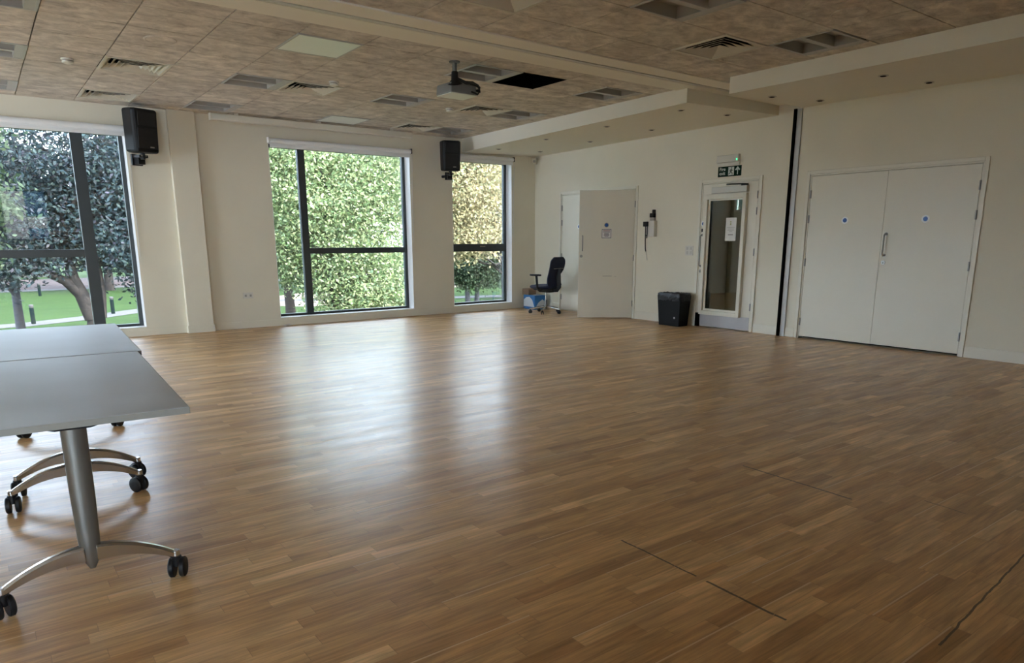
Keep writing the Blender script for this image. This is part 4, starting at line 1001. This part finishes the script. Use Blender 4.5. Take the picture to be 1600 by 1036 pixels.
# bollards
BL = None
for i, (x, y, lab) in enumerate([(-6.45,42.2,'dark bollard by the path, left of the forked tree'),(-1.5,46.2,'dark bollard by the path, right of the window mullion'),(-4.45,69.5,'dark bollard at the far edge of the lawn')]):
    if BL is None:
        BL = root('bollard', (0,0,0)); MB().cyl((0,0,0),(0,0,.82),.10,18).build('post', M['bollard'], BL)
        MB().lathe([(.085,.82),(.085,.87),(.105,.875),(.105,.95),(.06,.98)], n=18).build('bollard_head', M['path'], BL); o = BL
    else: o = copy_tree(BL)
    o.location = (x, y, GY); o.scale = (1.25,)*3; tag(o, lab, 'bollard', 'bollards in the park')
# distant building behind the trees
def building(x, y, w, d, h, label, nx, nz):
    b = root('building', (x, y, GY), label, 'building')
    MB().box((-w/2,0,0),(w/2,d,h)).build('facade', M['facade'], b)
    MB().box((-w/2-.2,-.2,h),(w/2+.2,d+.2,h+.4)).build('roof_edge', M['greyplastic'], b)
    for i in range(nx):
        for k in range(nz):
            cx_ = -w/2 + w*(i+.5)/nx; z = 1.4 + (h-1)*(k)/nz
            f = MB().box((cx_-1.0,-.08,z),(cx_+1.0,-.001,z+1.7)).build('window', M['white_trim'], b)
            MB().box((cx_-.9,-.1,z+.1),(cx_+.9,-.081,z+1.6)).build('window_pane', M['winglass'], f)
building(-14, 112, 26, 12, 10, 'pale building far behind the trees in the left window', 6, 3)
building(24, 118, 22, 12, 8, 'pale building far behind the middle window trees', 5, 2)

# ------------------------------------------------------------------ light
SKY_S, SUN_S = 1.0, 4.0
w = bpy.data.worlds.new('World'); sc.world = w; w.use_nodes = True; nt = w.node_tree; N = nt.nodes; N.clear()
out = N.new("ShaderNodeOutputWorld"); bg = N.new("ShaderNodeBackground"); sk = N.new("ShaderNodeTexSky"); sk.sky_type = 'NISHITA'
sk.sun_disc = False; sk.sun_elevation = math.radians(42); sk.sun_rotation = math.radians(150); sk.air_density = 1.0; sk.dust_density = 3.0; sk.ozone_density = 1.0
mx = N.new("ShaderNodeMix"); mx.data_type = 'RGBA'; mx.inputs["Factor"].default_value = .6; mx.inputs["B"].default_value = (4.7, 5.3, 6.3, 1)
mulc = N.new("ShaderNodeVectorMath"); mulc.operation = 'SCALE'; mulc.inputs["Scale"].default_value = .7
nt.links.new(sk.outputs[0], mulc.inputs[0]); nt.links.new(mulc.outputs[0], mx.inputs["A"]); nt.links.new(mx.outputs["Result"], bg.inputs[0]); nt.links.new(bg.outputs[0], out.inputs[0])
bg.inputs[1].default_value = SKY_S
sun = bpy.data.lights.new('sun', 'SUN'); sun.energy = SUN_S; sun.angle = math.radians(.6); sun.color = (1, .95, .86)
so_ = bpy.data.objects.new('sun', sun); COL.objects.link(so_)
dirv = Vector((.45, -.62, .64))            # towards the sun: behind the building
so_.rotation_euler = dirv.to_track_quat('Z', 'Y').to_euler(); so_.location = (10, -30, 40)

# ------------------------------------------------------------------ camera
yaw, pitch, roll = -.6425, -.2209, -.0026
f = Vector((-math.sin(yaw)*math.cos(pitch), math.cos(yaw)*math.cos(pitch), math.sin(pitch)))
r = Vector((math.cos(yaw), math.sin(yaw), 0)); u = r.cross(f)
r2 = r*math.cos(roll) + u*math.sin(roll); u2 = -r*math.sin(roll) + u*math.cos(roll)
cam = bpy.data.cameras.new('camera'); co = bpy.data.objects.new('camera', cam); COL.objects.link(co)
mw = Matrix((( r2.x, u2.x, -f.x, -8.711), (r2.y, u2.y, -f.y, -10.8803), (r2.z, u2.z, -f.z, 1.3002), (0,0,0,1)))
co.matrix_world = mw
cam.sensor_width = 36; cam.lens = 36*1093.2/1600; cam.shift_x = 0; cam.shift_y = (620-518)/1600; cam.clip_start = .05; cam.clip_end = 600
sc.camera = co

sc.view_settings.view_transform = 'Standard'; sc.view_settings.look = 'None'; sc.view_settings.gamma = 1; sc.view_settings.use_curve_mapping = False
sc.view_settings.exposure = 2.1
cy_ = sc.cycles
cy_.use_denoising = True; cy_.max_bounces = 10; cy_.diffuse_bounces = 6; cy_.glossy_bounces = 4; cy_.transmission_bounces = 6; cy_.transparent_max_bounces = 16
cy_.sample_clamp_indirect = 8
